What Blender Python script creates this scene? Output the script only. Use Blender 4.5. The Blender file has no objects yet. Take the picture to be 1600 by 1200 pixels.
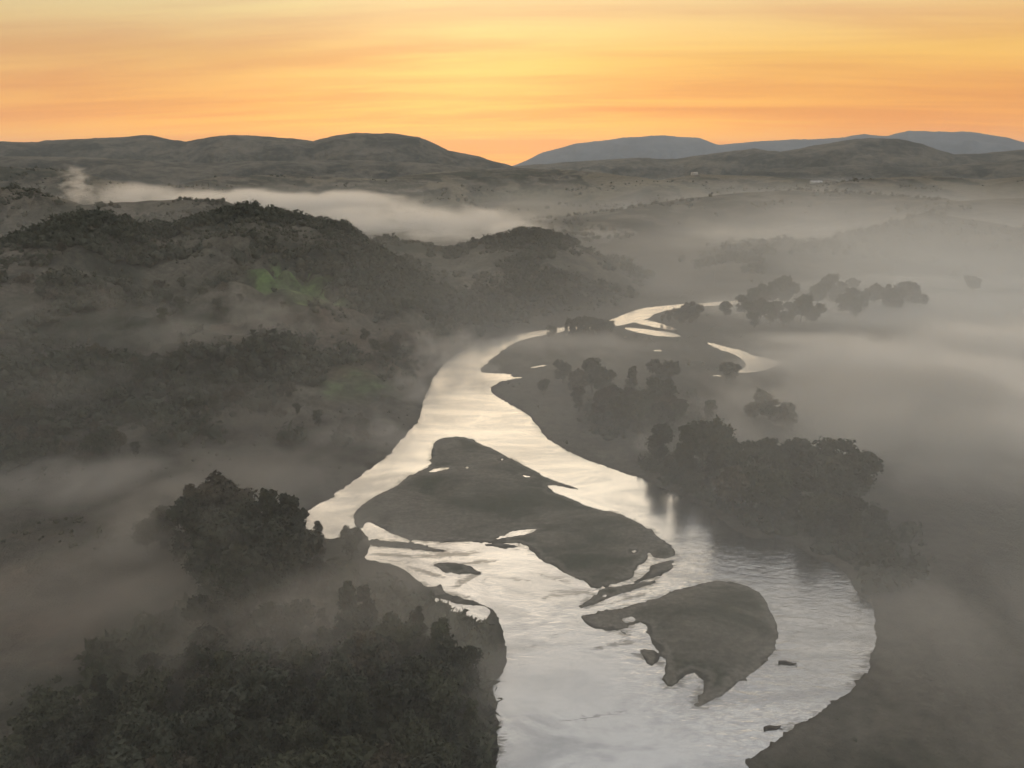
import bpy, math, random
import numpy as np
from mathutils import Vector

random.seed(7)
rng = np.random.default_rng(7)
scene = bpy.context.scene

# ------------------------------------------------------------------ camera
CAM_H = 100.0
PITCH = math.radians(15.5)
HFOV = math.radians(67.0)
F = 800.0 / math.tan(HFOV / 2)          # focal length in pixels of the 1600 px wide photograph
cam_d = bpy.data.cameras.new('camera')
cam_d.sensor_width = 36.0
cam_d.lens = 18.0 / math.tan(HFOV / 2)
cam_d.clip_start = 1.0
cam_d.clip_end = 60000.0
cam = bpy.data.objects.new('camera', cam_d)
scene.collection.objects.link(cam)
cam.location = (0, 0, CAM_H)
cam.rotation_euler = (math.radians(90) - PITCH, 0, 0)
scene.camera = cam

# ------------------------------------------------------------------ world and sun
SUN_AZ = math.radians(-4.0)              # from +Y towards +X
SUN_EL = math.radians(7.5)
sun_dir = Vector((math.sin(SUN_AZ) * math.cos(SUN_EL), math.cos(SUN_AZ) * math.cos(SUN_EL), math.sin(SUN_EL)))

world = bpy.data.worlds.new('World')
scene.world = world
world.use_nodes = True
WT = world.node_tree
WT.nodes.clear()


class NT:
    """small helper for writing node trees"""
    def __init__(self, tree):
        self.t = tree

    def node(self, kind, **kw):
        n = self.t.nodes.new(kind)
        for k, v in kw.items():
            setattr(n, k, v)
        return n

    def put(self, sock, v):
        if isinstance(v, bpy.types.NodeSocket):
            self.t.links.new(v, sock)
        else:
            sock.default_value = v

    def math(self, op, a, b=0.0, c=0.0, clamp=False):
        n = self.node('ShaderNodeMath', operation=op, use_clamp=clamp)
        self.put(n.inputs[0], a); self.put(n.inputs[1], b); self.put(n.inputs[2], c)
        return n.outputs[0]

    def vmath(self, op, a, b=(0, 0, 0)):
        n = self.node('ShaderNodeVectorMath', operation=op)
        self.put(n.inputs[0], a); self.put(n.inputs[1], b)
        return n.outputs['Value'] if op in ('DOT_PRODUCT', 'LENGTH') else n.outputs[0]

    def ramp(self, fac, stops, interp='LINEAR'):
        n = self.node('ShaderNodeValToRGB')
        cr = n.color_ramp
        cr.interpolation = interp
        while len(cr.elements) < len(stops):
            cr.elements.new(0.5)
        for e, (p, c) in zip(cr.elements, stops):
            e.position = p
            e.color = (c[0], c[1], c[2], 1) if isinstance(c, tuple) else (c, c, c, 1)
        self.put(n.inputs[0], fac)
        return n.outputs[0]

    def mix(self, fac, a, b, mode='MIX'):
        n = self.node('ShaderNodeMix', data_type='RGBA', blend_type=mode)
        self.put(n.inputs[0], fac)
        self.put(n.inputs[6], a if isinstance(a, bpy.types.NodeSocket) else (*a, 1))
        self.put(n.inputs[7], b if isinstance(b, bpy.types.NodeSocket) else (*b, 1))
        return n.outputs[2]

    def noise(self, vec, scale, detail=3.0, rough=0.5, dist=0.0, ntype='FBM'):
        n = self.node('ShaderNodeTexNoise')
        n.noise_type = ntype
        self.put(n.inputs['Vector'], vec)
        n.inputs['Scale'].default_value = scale
        n.inputs['Detail'].default_value = detail
        n.inputs['Roughness'].default_value = rough
        n.inputs['Distortion'].default_value = dist
        return n.outputs[0]

    def mapr(self, v, a, b, c=0.0, d=1.0, smooth=True):
        n = self.node('ShaderNodeMapRange', interpolation_type='SMOOTHSTEP' if smooth else 'LINEAR')
        self.put(n.inputs[0], v)
        for i, q in enumerate((a, b, c, d)):
            self.put(n.inputs[i + 1], q)
        return n.outputs[0]


def build_world():
    w = NT(WT)
    tc = w.node('ShaderNodeTexCoord')
    d = tc.outputs['Generated']
    sep = w.node('ShaderNodeSeparateXYZ'); w.put(sep.inputs[0], d)
    x, y, z = sep.outputs
    zz = w.math('MAXIMUM', z, 0.0)
    # dawn side, by elevation (sine)
    warm = w.ramp(zz, [(0.0, (1.45, 0.36, 0.01)), (0.03, (1.42, 0.50, 0.02)), (0.07, (1.10, 0.42, 0.035)), (0.125, (1.00, 0.52, 0.09)),
                       (0.18, (0.98, 0.66, 0.26)), (0.27, (1.10, 0.86, 0.52)), (0.45, (0.92, 0.87, 0.79)), (1.0, (0.66, 0.74, 0.82))])
    cool = w.ramp(zz, [(0.0, (0.50, 0.46, 0.46)), (0.15, (0.52, 0.50, 0.50)), (0.5, (0.60, 0.60, 0.62)), (1.0, (0.68, 0.70, 0.72))])
    toward = w.vmath('DOT_PRODUCT', d, (math.sin(SUN_AZ + 0.25), math.cos(SUN_AZ + 0.25), 0.0))
    f = w.mapr(toward, -0.4, 1.0)
    base = w.mix(f, cool, warm)
    # a little clear sky from the sky texture between the high cloud sheets
    sky = w.node('ShaderNodeTexSky', sky_type='NISHITA')
    sky.sun_disc = False
    sky.sun_elevation = SUN_EL
    sky.sun_rotation = SUN_AZ
    skyc = w.vmath('SCALE', sky.outputs[0]); WT.nodes[-1].inputs['Scale'].default_value = 0.12
    base = w.mix(0.08, base, skyc)
    # glow round the place where the sun is about to rise
    gl = w.vmath('DOT_PRODUCT', w.vmath('MULTIPLY', d, (1.0, 1.0, 2.6)), (math.sin(SUN_AZ) * 0.99, math.cos(SUN_AZ) * 0.99, 0.12))
    glow = w.math('MULTIPLY', w.math('POWER', w.math('MAXIMUM', w.math('SUBTRACT', gl, w.math('MULTIPLY', zz, 1.4)), 0.0), 16.0), 0.55)
    base = w.mix(glow, base, (1.35, 0.66, 0.06))
    # a veil of greyer cloud that thickens with height on the left of the dawn
    left = w.math('MULTIPLY', w.mapr(x, -0.65, 0.15, 1.0, 0.0), w.mapr(zz, 0.05, 0.22, 0.0, 1.0))
    base = w.mix(w.math('MULTIPLY', left, 0.62), base, (0.56, 0.46, 0.30))
    # high cloud sheet: project the direction on a plane so that streaks flatten towards the horizon
    den = w.math('ADD', zz, 0.085)
    cu = w.math('DIVIDE', x, den); cv = w.math('DIVIDE', y, den)
    comb = w.node('ShaderNodeCombineXYZ')
    w.put(comb.inputs[0], w.math('MULTIPLY', cu, 0.24))
    w.put(comb.inputs[1], w.math('ADD', cv, w.math('MULTIPLY', cu, 0.10)))
    n1 = w.noise(comb.outputs[0], 0.62, 4.0, 0.5, 0.5)
    n2 = w.noise(comb.outputs[0], 1.9, 4.0, 0.6, 0.4)
    s = w.math('ADD', w.math('MULTIPLY', n1, 0.62), w.math('MULTIPLY', n2, 0.38))
    shade = w.mapr(s, 0.38, 0.62, 0.0, 1.0)
    mul = w.mix(shade, (0.88, 0.77, 0.84), (1.04, 1.10, 1.06))
    col = w.mix(1.0, base, mul, 'MULTIPLY')
    bg = w.node('ShaderNodeBackground')
    w.put(bg.inputs[0], col)
    bg.inputs[1].default_value = 0.90
    out = w.node('ShaderNodeOutputWorld')
    w.put(out.inputs[0], bg.outputs[0])


build_world()

sun_d = bpy.data.lights.new('sun', 'SUN')
sun_d.energy = 0.75
sun_d.angle = math.radians(48)
sun_d.color = (1.0, 0.80, 0.58)
sun = bpy.data.objects.new('sun', sun_d)
scene.collection.objects.link(sun)
sun.rotation_euler = (-sun_dir).to_track_quat('-Z', 'Y').to_euler()

scene.view_settings.view_transform = 'Standard'
scene.view_settings.look = 'None'
scene.view_settings.exposure = 0.2
scene.view_settings.gamma = 1.0
scene.view_settings.use_curve_mapping = False
cy = scene.cycles
cy.use_denoising = True
cy.use_adaptive_sampling = True
cy.adaptive_threshold = 0.06
cy.max_bounces = 6
cy.diffuse_bounces = 2
cy.glossy_bounces = 2
cy.transmission_bounces = 2
cy.transparent_max_bounces = 4
cy.volume_bounces = 4
cy.volume_max_steps = 256
cy.caustics_reflective = False
cy.caustics_refractive = False

# ------------------------------------------------------------------ projection helpers (photograph pixel -> place)
CP, SP = math.cos(PITCH), math.sin(PITCH)


def ray(px, py):
    cx = (px - 800.0) / F
    cyy = (600.0 - py) / F
    return np.array([cx, CP + cyy * SP, -SP + cyy * CP])


def ground(px, py, z=0.0):
    d = ray(px, py)
    t = (z - CAM_H) / d[2]
    return np.array([d[0] * t, d[1] * t])


def at_range(px, py, r):
    """azimuth, range, height of the point seen at a pixel at horizontal range r"""
    d = ray(px, py)
    t = r / math.hypot(d[0], d[1])
    return math.atan2(d[0], d[1]), r, CAM_H + d[2] * t


# ------------------------------------------------------------------ numpy noise
def _hash(ix, iy, seed):
    h = (ix.astype(np.int64) * 374761393 + iy.astype(np.int64) * 668265263 + seed * 1442695041) & 0xFFFFFFFF
    h = ((h ^ (h >> 13)) * 1274126177) & 0xFFFFFFFF
    h = (h ^ (h >> 16)) & 0xFFFFFFFF
    return h.astype(np.float64) / 4294967295.0


def vnoise(x, y, seed=0):
    ix = np.floor(x); iy = np.floor(y)
    fx = x - ix; fy = y - iy
    fx = fx * fx * fx * (fx * (fx * 6 - 15) + 10); fy = fy * fy * fy * (fy * (fy * 6 - 15) + 10)
    a = _hash(ix, iy, seed); b = _hash(ix + 1, iy, seed); c = _hash(ix, iy + 1, seed); d = _hash(ix + 1, iy + 1, seed)
    return (a + (b - a) * fx) * (1 - fy) + (c + (d - c) * fx) * fy


def fbm(x, y, scale, octv=4, seed=0, gain=0.5):
    """-1..1, feature size 'scale' metres"""
    v = 0; amp = 1; tot = 0; f = 1.0 / scale
    for o in range(octv):
        ca, sa = math.cos(o * 1.1 + 0.4), math.sin(o * 1.1 + 0.4)
        v = v + amp * (vnoise((x * ca - y * sa) * f, (x * sa + y * ca) * f, seed + o * 17) * 2 - 1)
        tot += amp; amp *= gain; f *= 2.03
    return v / tot


def sstep(a, b, v):
    t = np.clip((v - a) / (b - a), 0, 1)
    return t * t * (3 - 2 * t)


# ------------------------------------------------------------------ river outline (pixels of the photograph put on the ground)
Z5 = lambda L: [(400 + a / 2.2857, 600 + b / 2.2857) for a, b in L]
Z4 = lambda L: [(800 + a / 2.0, 600 + b / 2.0) for a, b in L]
Z2 = lambda L: [(800 + a / 2.0, 180 + b / 2.0) for a, b in L]

W_MAIN = ([(779, 1125), (768, 1100), (763, 1068), (780, 1063), (791, 1045), (788, 1010), (783, 980), (775, 962), (768, 950), (750, 941),
           (724, 936), (702, 928), (684, 918), (662, 917), (651, 906), (636, 891), (621, 882), (592, 878), (568, 874), (576, 862), (575, 845),
           (566, 830), (553, 826), (540, 838), (505, 846), (480, 830), (470, 808), (482, 797), (520, 775), (560, 745), (600, 718), (612, 705),
           (625, 690), (640, 672), (657, 654), (660, 627), (672, 605), (677, 590), (692, 571), (709, 556), (728, 547), (743, 537), (771, 528),
           (797, 523), (827, 519), (857, 515), (880, 511), (920, 506), (955, 500), (970, 493), (1000, 482), (1035, 478), (1065, 475), (1095, 474),
           (1130, 470.5), (1157, 470), (1190, 469), (1190, 472), (1157, 474.5), (1125, 477), (1097, 478.5), (1062, 481), (1025, 489), (1018, 495), (1000, 502), (970, 508),
           (950, 511), (910, 514), (880, 518), (850, 524), (820, 530), (797, 539), (777, 554), (762, 566), (749, 581), (767, 583), (801, 584),
           (797, 588), (824, 590), (801, 593), (779, 597), (763, 608), (779, 622), (801, 633), (820, 644), (835, 657), (844, 674), (865, 693),
           (895, 708), (932, 725), (977, 739), (1015, 752), (1060, 772), (1100, 792), (1145, 826), (1180, 842), (1210, 838), (1240, 850),
           (1272, 872), (1305, 880), (1325, 900), (1335, 920), (1350, 932), (1365, 945), (1364, 960), (1371, 995), (1369, 1015), (1357, 1045),
           (1335, 1070), (1322, 1085), (1292, 1105), (1270, 1115), (1240, 1137), (1220, 1155), (1195, 1175), (1160, 1198)])
W_MAIN_TAIL = [(52, 86), (38, 60), (30, 20), (40, -60), (70, -400), (-30, -400), (-20, -60), (-8, 40), (-3, 90)]
W_B = [(970, 511), (1000, 513), (1025, 516.5), (1050, 519.5), (1072, 526.5), (1035, 526.5), (1010, 522.5), (985, 517)]
W_B2 = [(995, 498), (1018, 501), (1040, 508), (1062, 515), (1050, 517), (1020, 511), (1000, 506), (985, 503)]
W_C = [(1100, 534), (1120, 537), (1140, 544), (1160, 547), (1175, 555), (1200, 560), (1224, 566), (1205, 575), (1185, 581), (1155, 583), (1152, 579),
       (1167, 575), (1162, 562), (1145, 552), (1120, 545)]
W_POOL = [(671, 931), (706, 939), (732, 945), (765, 950), (767, 961), (748, 977), (726, 974), (706, 961), (684, 946)]


def oval(cx, cy_, rx, ry, n=10):
    return [(cx + rx * math.cos(i * 6.2832 / n), cy_ + ry * math.sin(i * 6.2832 / n)) for i in range(n)]


PONDS = [W_POOL, Z5(oval(1349, 597, 14, 7)), Z5([(848, 556), (880, 540), (920, 524), (1008, 516), (985, 531), (900, 549)]),
         Z5([(605, 318), (640, 302), (690, 298), (682, 303), (640, 313)]), Z5(oval(754, 300, 6, 3, 7)), Z5(oval(880, 270, 8, 4, 7)),
         Z5([(950, 325), (985, 330), (982, 334), (955, 331)]), Z4(oval(360, 738, 22, 11)), Z4([(40, 287), (62, 290), (60, 293), (42, 291)]),
         oval(1028, 548, 7, 1.3, 8), [(826, 574), (845, 571), (858, 569.5), (846, 573), (832, 575.5)], oval(1121, 587, 9, 1.2, 8),
         Z4([(278, 664), (290, 660), (298, 658), (292, 666)])]
#          px   py   half length, half width, direction, strength
SHOALS = [(610, 868, 10, 1.6, -0.1, 0.9), (665, 895, 9, 1.8, -0.5, 0.9), (745, 880, 14, 1.6, 0.25, 0.8), (800, 905, 16, 1.4, -0.2, 0.55), (640, 835, 8, 1.2, 0.1, 0.8), (860, 1000, 22, 1.8, 0.6, 0.4), (940, 1120, 24, 2.2, 0.25, 0.4), (1130, 1080, 16, 1.6, 0.5, 0.4), (700, 870, 17, 4, 0.15, 0.8), (735, 905, 9, 4, 0.9, 0.75), (620, 850, 9, 2.5, 0.05, 0.8), (705, 930, 8, 2.5, -0.5, 0.7), (905, 928, 14, 5, 0.35, 0.6), (860, 905, 13, 4, -0.5, 0.45),
          (960, 1010, 11, 2.0, 0.3, 0.6), (1010, 1030, 6, 3, -0.6, 0.8), (930, 945, 5, 2.5, 0.6, 0.8), (985, 935, 14, 1.5, 0.45, 0.7), (760, 690, 24, 5, -0.15, 0.35), (640, 700, 16, 3, 1.1, 0.35),
          (1100, 905, 22, 3.0, -0.25, 0.4), (1010, 500, 16, 5, 0.3, 0.5), (990, 505, 14, 7, 0.1, 0.5), (775, 530, 14, 5, 0.3, 0.4), (1230, 1038, 3.5, 0.7, 0.1, 0.9), (1205, 1140, 6, 0.9, 0.1, 0.6), (1010, 872, 6, 3, 0.8, 0.7)]
ISLES = {
    'main': Z5([(632, 215), (650, 196), (690, 187), (760, 193), (800, 215), (870, 243), (930, 278), (1000, 313), (1060, 345), (1152, 375), (1100, 370),
                (1030, 353), (1052, 382), (1130, 410), (1210, 450), (1300, 462), (1350, 488), (1420, 533), (1470, 568), (1497, 598), (1490, 619),
                (1432, 626), (1400, 596), (1392, 625), (1362, 655), (1342, 690), (1280, 712), (1195, 735), (1185, 705), (1130, 685), (1090, 670),
                (1050, 645), (1000, 610), (965, 575), (940, 567), (860, 565), (700, 565), (600, 562), (530, 556), (480, 532), (440, 508), (408, 489),
                (385, 497), (376, 518), (350, 500), (350, 468), (370, 440), (420, 405), (500, 370), (520, 345), (590, 310), (625, 290), (628, 250)]),
    'slip': Z5([(1425, 640), (1495, 627), (1478, 643), (1494, 652), (1455, 675), (1390, 700), (1340, 712), (1392, 685), (1418, 655)]),
    'spit': Z5([(1425, 704), (1420, 714), (1330, 736), (1270, 760), (1210, 787), (1150, 802), (1195, 765), (1235, 738), (1330, 716)]),
    'oval': Z4([(205, 724), (230, 750), (262, 765), (330, 769), (370, 757), (413, 744), (420, 780), (440, 820), (480, 850), (487, 880), (478, 938), (510, 941),
                (530, 915), (580, 898), (600, 930), (596, 975), (572, 1012), (640, 975), (720, 925), (790, 870), (826, 820), (828, 760), (806, 715), (800, 680),
                (762, 645), (700, 624), (640, 617), (560, 630), (490, 653), (440, 675), (330, 705), (255, 718)]),
    'knob': Z4([(403, 835), (438, 829), (463, 850), (445, 874), (425, 868)]),
    'chip': Z4([(335, 770), (352, 774), (370, 785), (350, 781)]),
    'bar_left': Z5([(392, 556), (480, 558), (560, 568), (620, 580), (640, 588), (698, 595), (650, 602), (560, 588), (430, 583)]),
    'bar_mid': Z5([(638, 642), (700, 637), (750, 644), (812, 682), (760, 674), (720, 681), (670, 666)]),
    'bar_thin': Z5([(800, 574), (880, 571), (935, 576), (938, 586), (870, 584)]),
    'eye': Z5([(905, 541), (940, 527), (962, 527), (930, 540)]),
    'stones': Z5([(640, 728), (652, 716), (664, 716), (668, 742), (650, 750)]),
}


def to_world(pix, smooth=1):
    p = np.array([ground(a, b) for a, b in pix])
    return chaikin(p, smooth)


def chaikin(p, it=1):
    for _ in range(it):
        q = np.roll(p, -1, axis=0)
        a = 0.75 * p + 0.25 * q; b = 0.25 * p + 0.75 * q
        p = np.empty((len(a) * 2, 2)); p[0::2] = a; p[1::2] = b
    return p


WATER_POLYS = [chaikin(np.vstack([[ground(a, b) for a, b in W_MAIN], W_MAIN_TAIL]), 1)] + [to_world(q) for q in (W_B, W_B2, W_C)]
POND_POLYS = [to_world(q) for q in PONDS]
ISLE_POLYS = {k: to_world(q) for k, q in ISLES.items()}


def sd(X, Y, poly, margin=60.0):
    """signed distance to a polygon, negative inside; 'margin' where it is far away"""
    out = np.full(X.shape, margin)
    lo = poly.min(0) - margin; hi = poly.max(0) + margin
    m = (X > lo[0]) & (X < hi[0]) & (Y > lo[1]) & (Y < hi[1])
    if not m.any():
        return out
    x = X[m]; y = Y[m]
    best = np.full(x.shape, 1e18); ins = np.zeros(x.shape, bool)
    for (ax, ay), (bx, by) in zip(poly, np.roll(poly, -1, axis=0)):
        ex, ey = bx - ax, by - ay
        wx = x - ax; wy = y - ay
        t = np.clip((wx * ex + wy * ey) / max(ex * ex + ey * ey, 1e-9), 0, 1)
        dx = wx - ex * t; dy = wy - ey * t
        np.minimum(best, dx * dx + dy * dy, out=best)
        if ay != by:
            c = ((ay > y) != (by > y)) & (x < ex * (y - ay) / (by - ay) + ax)
            ins ^= c
    dd = np.sqrt(best)
    out[m] = np.minimum(np.where(ins, -dd, dd), margin)
    return out


def shore(X, Y):
    """positive = metres onto land, negative = metres into the water"""
    w = np.full(X.shape, 60.0)
    for p in WATER_POLYS:
        w = np.minimum(w, sd(X, Y, p))
    isl = np.full(X.shape, 60.0)
    for p in ISLE_POLYS.values():
        isl = np.minimum(isl, sd(X, Y, p, 30.0))
    s = np.maximum(w, -isl) if False else np.where(w > 0, w, np.maximum(w, -isl))
    for p in POND_POLYS:
        s = np.minimum(s, sd(X, Y, p, 60.0))
    r = np.hypot(X, Y)
    amp = np.clip(0.85 + r * 0.0008, 0, 1.4)
    return s + (amp * fbm(X, Y, 6.0, 5, 51, 0.62) + 1.5 * np.clip(420 / (r + 60), 0, 1) * np.maximum(fbm(X, Y, 2.2, 3, 57) - 0.1, 0)) * np.exp(-np.abs(s) / 6.0), isl


# ------------------------------------------------------------------ hills: crest and foot lines by azimuth
def line(pts):
    a = np.array(sorted(at_range(*p) for p in pts))
    return a[:, 0], a[:, 1], a[:, 2]


def footline(pts):
    w = [ground(a, b, 1.0) for a, b in pts]
    a = np.array(sorted((math.atan2(x, y), math.hypot(x, y)) for x, y in w))
    return a[:, 0], a[:, 1]


HILLS = []


def hill(crest, foot, back=260.0, power=0.85, rough=1.0, seed=0, gully=60.0, edge=0.05):
    ca, cr, cz = line(crest)
    fa, fr = footline(foot)
    HILLS.append(dict(ca=ca, cr=cr, cz=cz, fa=fa, fr=fr, back=back, power=power, rough=rough, seed=seed, gully=gully, edge=edge))


hill([(-500, 420, 480), (-150, 385, 520), (0, 392, 540), (60, 368, 560), (110, 345, 590), (170, 338, 620), (215, 360, 600), (265, 362, 600), (310, 350, 620), (350, 335, 640),
      (378, 327, 655), (400, 324, 660), (430, 333, 655), (470, 345, 650), (505, 352, 640), (538, 357, 630), (556, 372, 615), (600, 402, 580), (650, 437, 545),
      (700, 470, 515), (760, 500, 490), (800, 512, 480)],
     [(-500, 800), (-200, 790), (0, 772), (200, 760), (400, 748), (520, 722), (580, 702), (612, 688), (640, 655), (652, 620), (666, 592), (688, 560), (735, 533), (790, 519), (830, 516)],
     back=170, power=0.80, rough=1.25, seed=3, gully=60)
hill([(-500, 285, 1150), (0, 292, 1100), (60, 300, 1050), (130, 322, 1000), (200, 318, 980), (280, 312, 960), (350, 316, 930), (420, 340, 880), (500, 385, 850), (560, 420, 820)],
     [(-500, 430), (0, 430), (300, 430), (560, 430)], back=200, seed=11, rough=1.2)
hill([(500, 420, 760), (560, 392, 770), (600, 377, 780), (650, 383, 770), (700, 389, 760), (738, 381, 760), (780, 369, 765), (828, 366, 765), (868, 372, 760), (905, 388, 750), (950, 410, 735),
      (1000, 436, 715), (1050, 458, 690), (1100, 466, 680)],
     [(500, 540), (700, 545), (760, 524), (870, 506), (955, 494), (1030, 475), (1100, 468)], back=170, seed=23, rough=1.3)
hill([(1000, 452, 790), (1060, 420, 860), (1120, 398, 900), (1180, 386, 920), (1250, 383, 930), (1330, 392, 930), (1400, 408, 900), (1480, 425, 860)],
     [(1000, 458), (1060, 446), (1200, 436), (1500, 432)], back=300, seed=31, rough=0.5)
hill([(1330, 372, 1080), (1400, 350, 1200), (1450, 333, 1300), (1520, 347, 1280), (1600, 362, 1220), (1720, 372, 1180), (2000, 372, 1180)],
     [(1330, 385), (1500, 392), (1600, 400), (2000, 400)], back=350, seed=37, rough=0.6)
hill([(880, 350, 1350), (960, 335, 1500), (1040, 318, 1700), (1150, 305, 1900), (1250, 300, 2000), (1340, 306, 1900), (1500, 318, 1700), (1650, 312, 1800), (2000, 312, 1800)],
     [(880, 365), (1040, 365), (1250, 360), (1500, 345), (2000, 345)], back=500, seed=41, rough=0.7, gully=120)
hill([(1250, 300, 2300), (1330, 284, 2450), (1450, 277, 2600), (1540, 284, 2600), (1600, 279, 2600), (1750, 270, 2600), (2000, 270, 2600)],
     [(1250, 308), (1600, 312), (2000, 312)], back=500, seed=43, rough=0.7, gully=120)
hill([(560, 290, 2500), (640, 276, 2900), (700, 268, 3100), (800, 264, 3200), (870, 266, 3200), (940, 272, 3000), (1030, 284, 2700), (1090, 275, 2900), (1180, 277, 2900), (1300, 284, 2600)],
     [(560, 300), (800, 303), (1030, 303), (1300, 303)], back=600, seed=47, rough=0.6, gully=160)
hill([(-500, 255, 2600), (0, 262, 2500), (100, 268, 2400), (180, 285, 2300), (230, 297, 2200), (280, 290, 2300), (350, 278, 2500), (450, 276, 2700), (600, 282, 2700), (700, 290, 2500)],
     [(-500, 310), (0, 312), (200, 312), (700, 308)], back=600, seed=53, rough=0.9, gully=140)


def height(X, Y, s=None, isl=None):
    if s is None:
        s, isl = shore(X, Y)
    R = np.hypot(X, Y); A = np.arctan2(X, Y)
    land = 0.15 + 1.0 * (1 - np.exp(-np.maximum(s, 0) / 5.0)) + (0.5 + 0.0015 * np.minimum(R, 1000)) * np.maximum(fbm(X, Y, 38, 4, 5), -0.6) * sstep(2, 20, s)
    low = 0.12 + 0.5 * (1 - np.exp(-np.maximum(s, 0) / 4.0)) + 0.12 * fbm(X, Y, 9, 3, 6) * sstep(0.5, 4, s)
    z = np.where((isl < 0) if isl is not None else False, low, land)
    # ground lifts gently away from the river
    z = z + 6.0 * sstep(700, 2500, R) * (0.5 + 0.5 * fbm(X, Y, 400, 3, 9))
    hz = np.zeros_like(z)
    for h in HILLS:
        cr = np.interp(A, h['ca'], h['cr']); cz = np.interp(A, h['ca'], h['cz']); fr = np.interp(A, h['fa'], h['fr'])
        fr = np.minimum(fr, np.where(cr < 900, cr - 60, cr * 0.74))
        wob = fbm(X, Y, h['gully'] * 2.2, 3, h['seed'])
        t = (R - fr) / (cr - fr)
        up = np.clip(t, 0, 1)
        prof = np.where(t < 1, np.sin(np.clip(up, 0, 1) * math.pi / 2) ** (1.0 / h['power']), 1.0)
        beyond = np.clip((R - cr) / h['back'], 0, 1)
        prof = np.where(t >= 1, 0.5 + 0.5 * np.cos(beyond * math.pi), prof)
        prof = np.where(t <= 0, 0, prof)
        # the ends of a layer fade out sideways
        ends = sstep(h['ca'][0] - h['edge'], h['ca'][0], A) * (1 - sstep(h['ca'][-1], h['ca'][-1] + h['edge'], A))
        body = cz * prof * ends
        env = np.clip(up * (1 - up) * 4, 0, 1) * (t < 1) + 0.35 * np.clip(beyond * 3, 0, 1) * (t >= 1) * prof
        g = 1 - np.abs(fbm(X, Y, h['gully'], 4, h['seed'] + 5)) * 2.2
        body = body - h['rough'] * env * (0.16 * np.maximum(cz, 0)) * np.clip(g, 0, 1) * (0.6 + 0.4 * wob) + h['rough'] * env * 0.05 * np.maximum(cz, 0) * fbm(X, Y, h['gully'] * 0.4, 3, h['seed'] + 9) - h['rough'] * env * 0.10 * np.maximum(cz, 0) * np.clip(1 - np.abs(fbm(X, Y, h['gully'] * 0.55, 3, h['seed'] + 31)) * 4, 0, 1)
        hz = np.maximum(hz, body)
    hz = hz * sstep(0, 10, s)
    z = z + np.maximum(hz, 0)
    return np.where(s < 0, -1.2 * (1 - np.exp(s / 1.5)), z)


def hillside(px, py, rlo, rhi):
    """walk along the sight line of a pixel until it meets the ground"""
    d = ray(px, py)
    hr = math.hypot(d[0], d[1])
    r = np.arange(rlo, rhi, 2.0)
    t = r / hr
    X = d[0] * t; Y = d[1] * t; Z = CAM_H + d[2] * t
    G = height(X, Y)
    hit = np.nonzero(G >= Z)[0]
    if len(hit) == 0:
        return None
    i = hit[0]
    return X[i], Y[i], G[i]


# ------------------------------------------------------------------ materials
def new_mat(name):
    m = bpy.data.materials.new(name)
    m.use_nodes = True
    m.node_tree.nodes.clear()
    n = NT(m.node_tree)
    out = n.node('ShaderNodeOutputMaterial')
    return m, n, out


def principled(n, out, col, rough=0.9, spec=0.2, normal=None, metallic=0.0):
    p = n.node('ShaderNodeBsdfPrincipled')
    n.put(p.inputs['Base Color'], col if isinstance(col, bpy.types.NodeSocket) else (*col, 1))
    n.put(p.inputs['Roughness'], rough)
    n.put(p.inputs['Specular IOR Level'], spec)
    n.put(p.inputs['Metallic'], metallic)
    if normal is not None:
        n.put(p.inputs['Normal'], normal)
    n.put(out.inputs['Surface'], p.outputs[0])
    return p


def bump(n, h, strength, dist):
    b = n.node('ShaderNodeBump')
    b.inputs['Strength'].default_value = strength
    b.inputs['Distance'].default_value = dist
    n.put(b.inputs['Height'], h)
    return b.outputs[0]


def mat_land():
    m, n, out = new_mat('meadow_and_scrub')
    tc = n.node('ShaderNodeTexCoord'); v = tc.outputs['Object']
    at = n.node('ShaderNodeAttribute', attribute_name='tint')
    a = n.noise(v, 0.35, 5, 0.65); b = n.noise(v, 0.05, 4, 0.6, 0.5); c = n.noise(v, 1.6, 3, 0.6)
    k = n.math('ADD', n.math('MULTIPLY', a, 0.5), n.math('ADD', n.math('MULTIPLY', b, 0.3), n.math('MULTIPLY', c, 0.2)))
    val = n.mapr(k, 0.33, 0.67, 0.45, 1.5)
    col = n.mix(1.0, at.outputs['Color'], val, 'MULTIPLY')
    principled(n, out, col, 0.95, 0.1, bump(n, n.math('ADD', a, n.math('MULTIPLY', c, 0.4)), 0.7, 1.2))
    return m


def mat_gravel():
    m, n, out = new_mat('river_gravel')
    tc = n.node('ShaderNodeTexCoord'); v = tc.outputs['Object']
    mp = n.node('ShaderNodeMapping'); n.put(mp.inputs[0], v)
    mp.inputs['Rotation'].default_value = (0, 0, 0.9); mp.inputs['Scale'].default_value = (0.6, 1.2, 1)
    a = n.noise(mp.outputs[0], 0.06, 5, 0.6, 0.8); b = n.noise(v, 0.9, 5, 0.75)
    g = n.mix(n.mapr(a, 0.35, 0.65), (0.036, 0.044, 0.030), (0.150, 0.140, 0.116))
    at = n.node('ShaderNodeAttribute', attribute_name='edge')
    g = n.mix(n.mapr(at.outputs['Fac'], 0.45, 0.75, 0.0, 0.7), g, (0.17, 0.16, 0.135))
    g = n.mix(n.mapr(at.outputs['Fac'], 0.86, 1.0, 0.0, 0.85), g, (0.045, 0.045, 0.038))
    g = n.mix(1.0, g, n.mapr(b, 0.3, 0.7, 0.6, 1.4), 'MULTIPLY')
    principled(n, out, g, 0.85, 0.25, bump(n, b, 0.6, 0.25))
    return m


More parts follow.
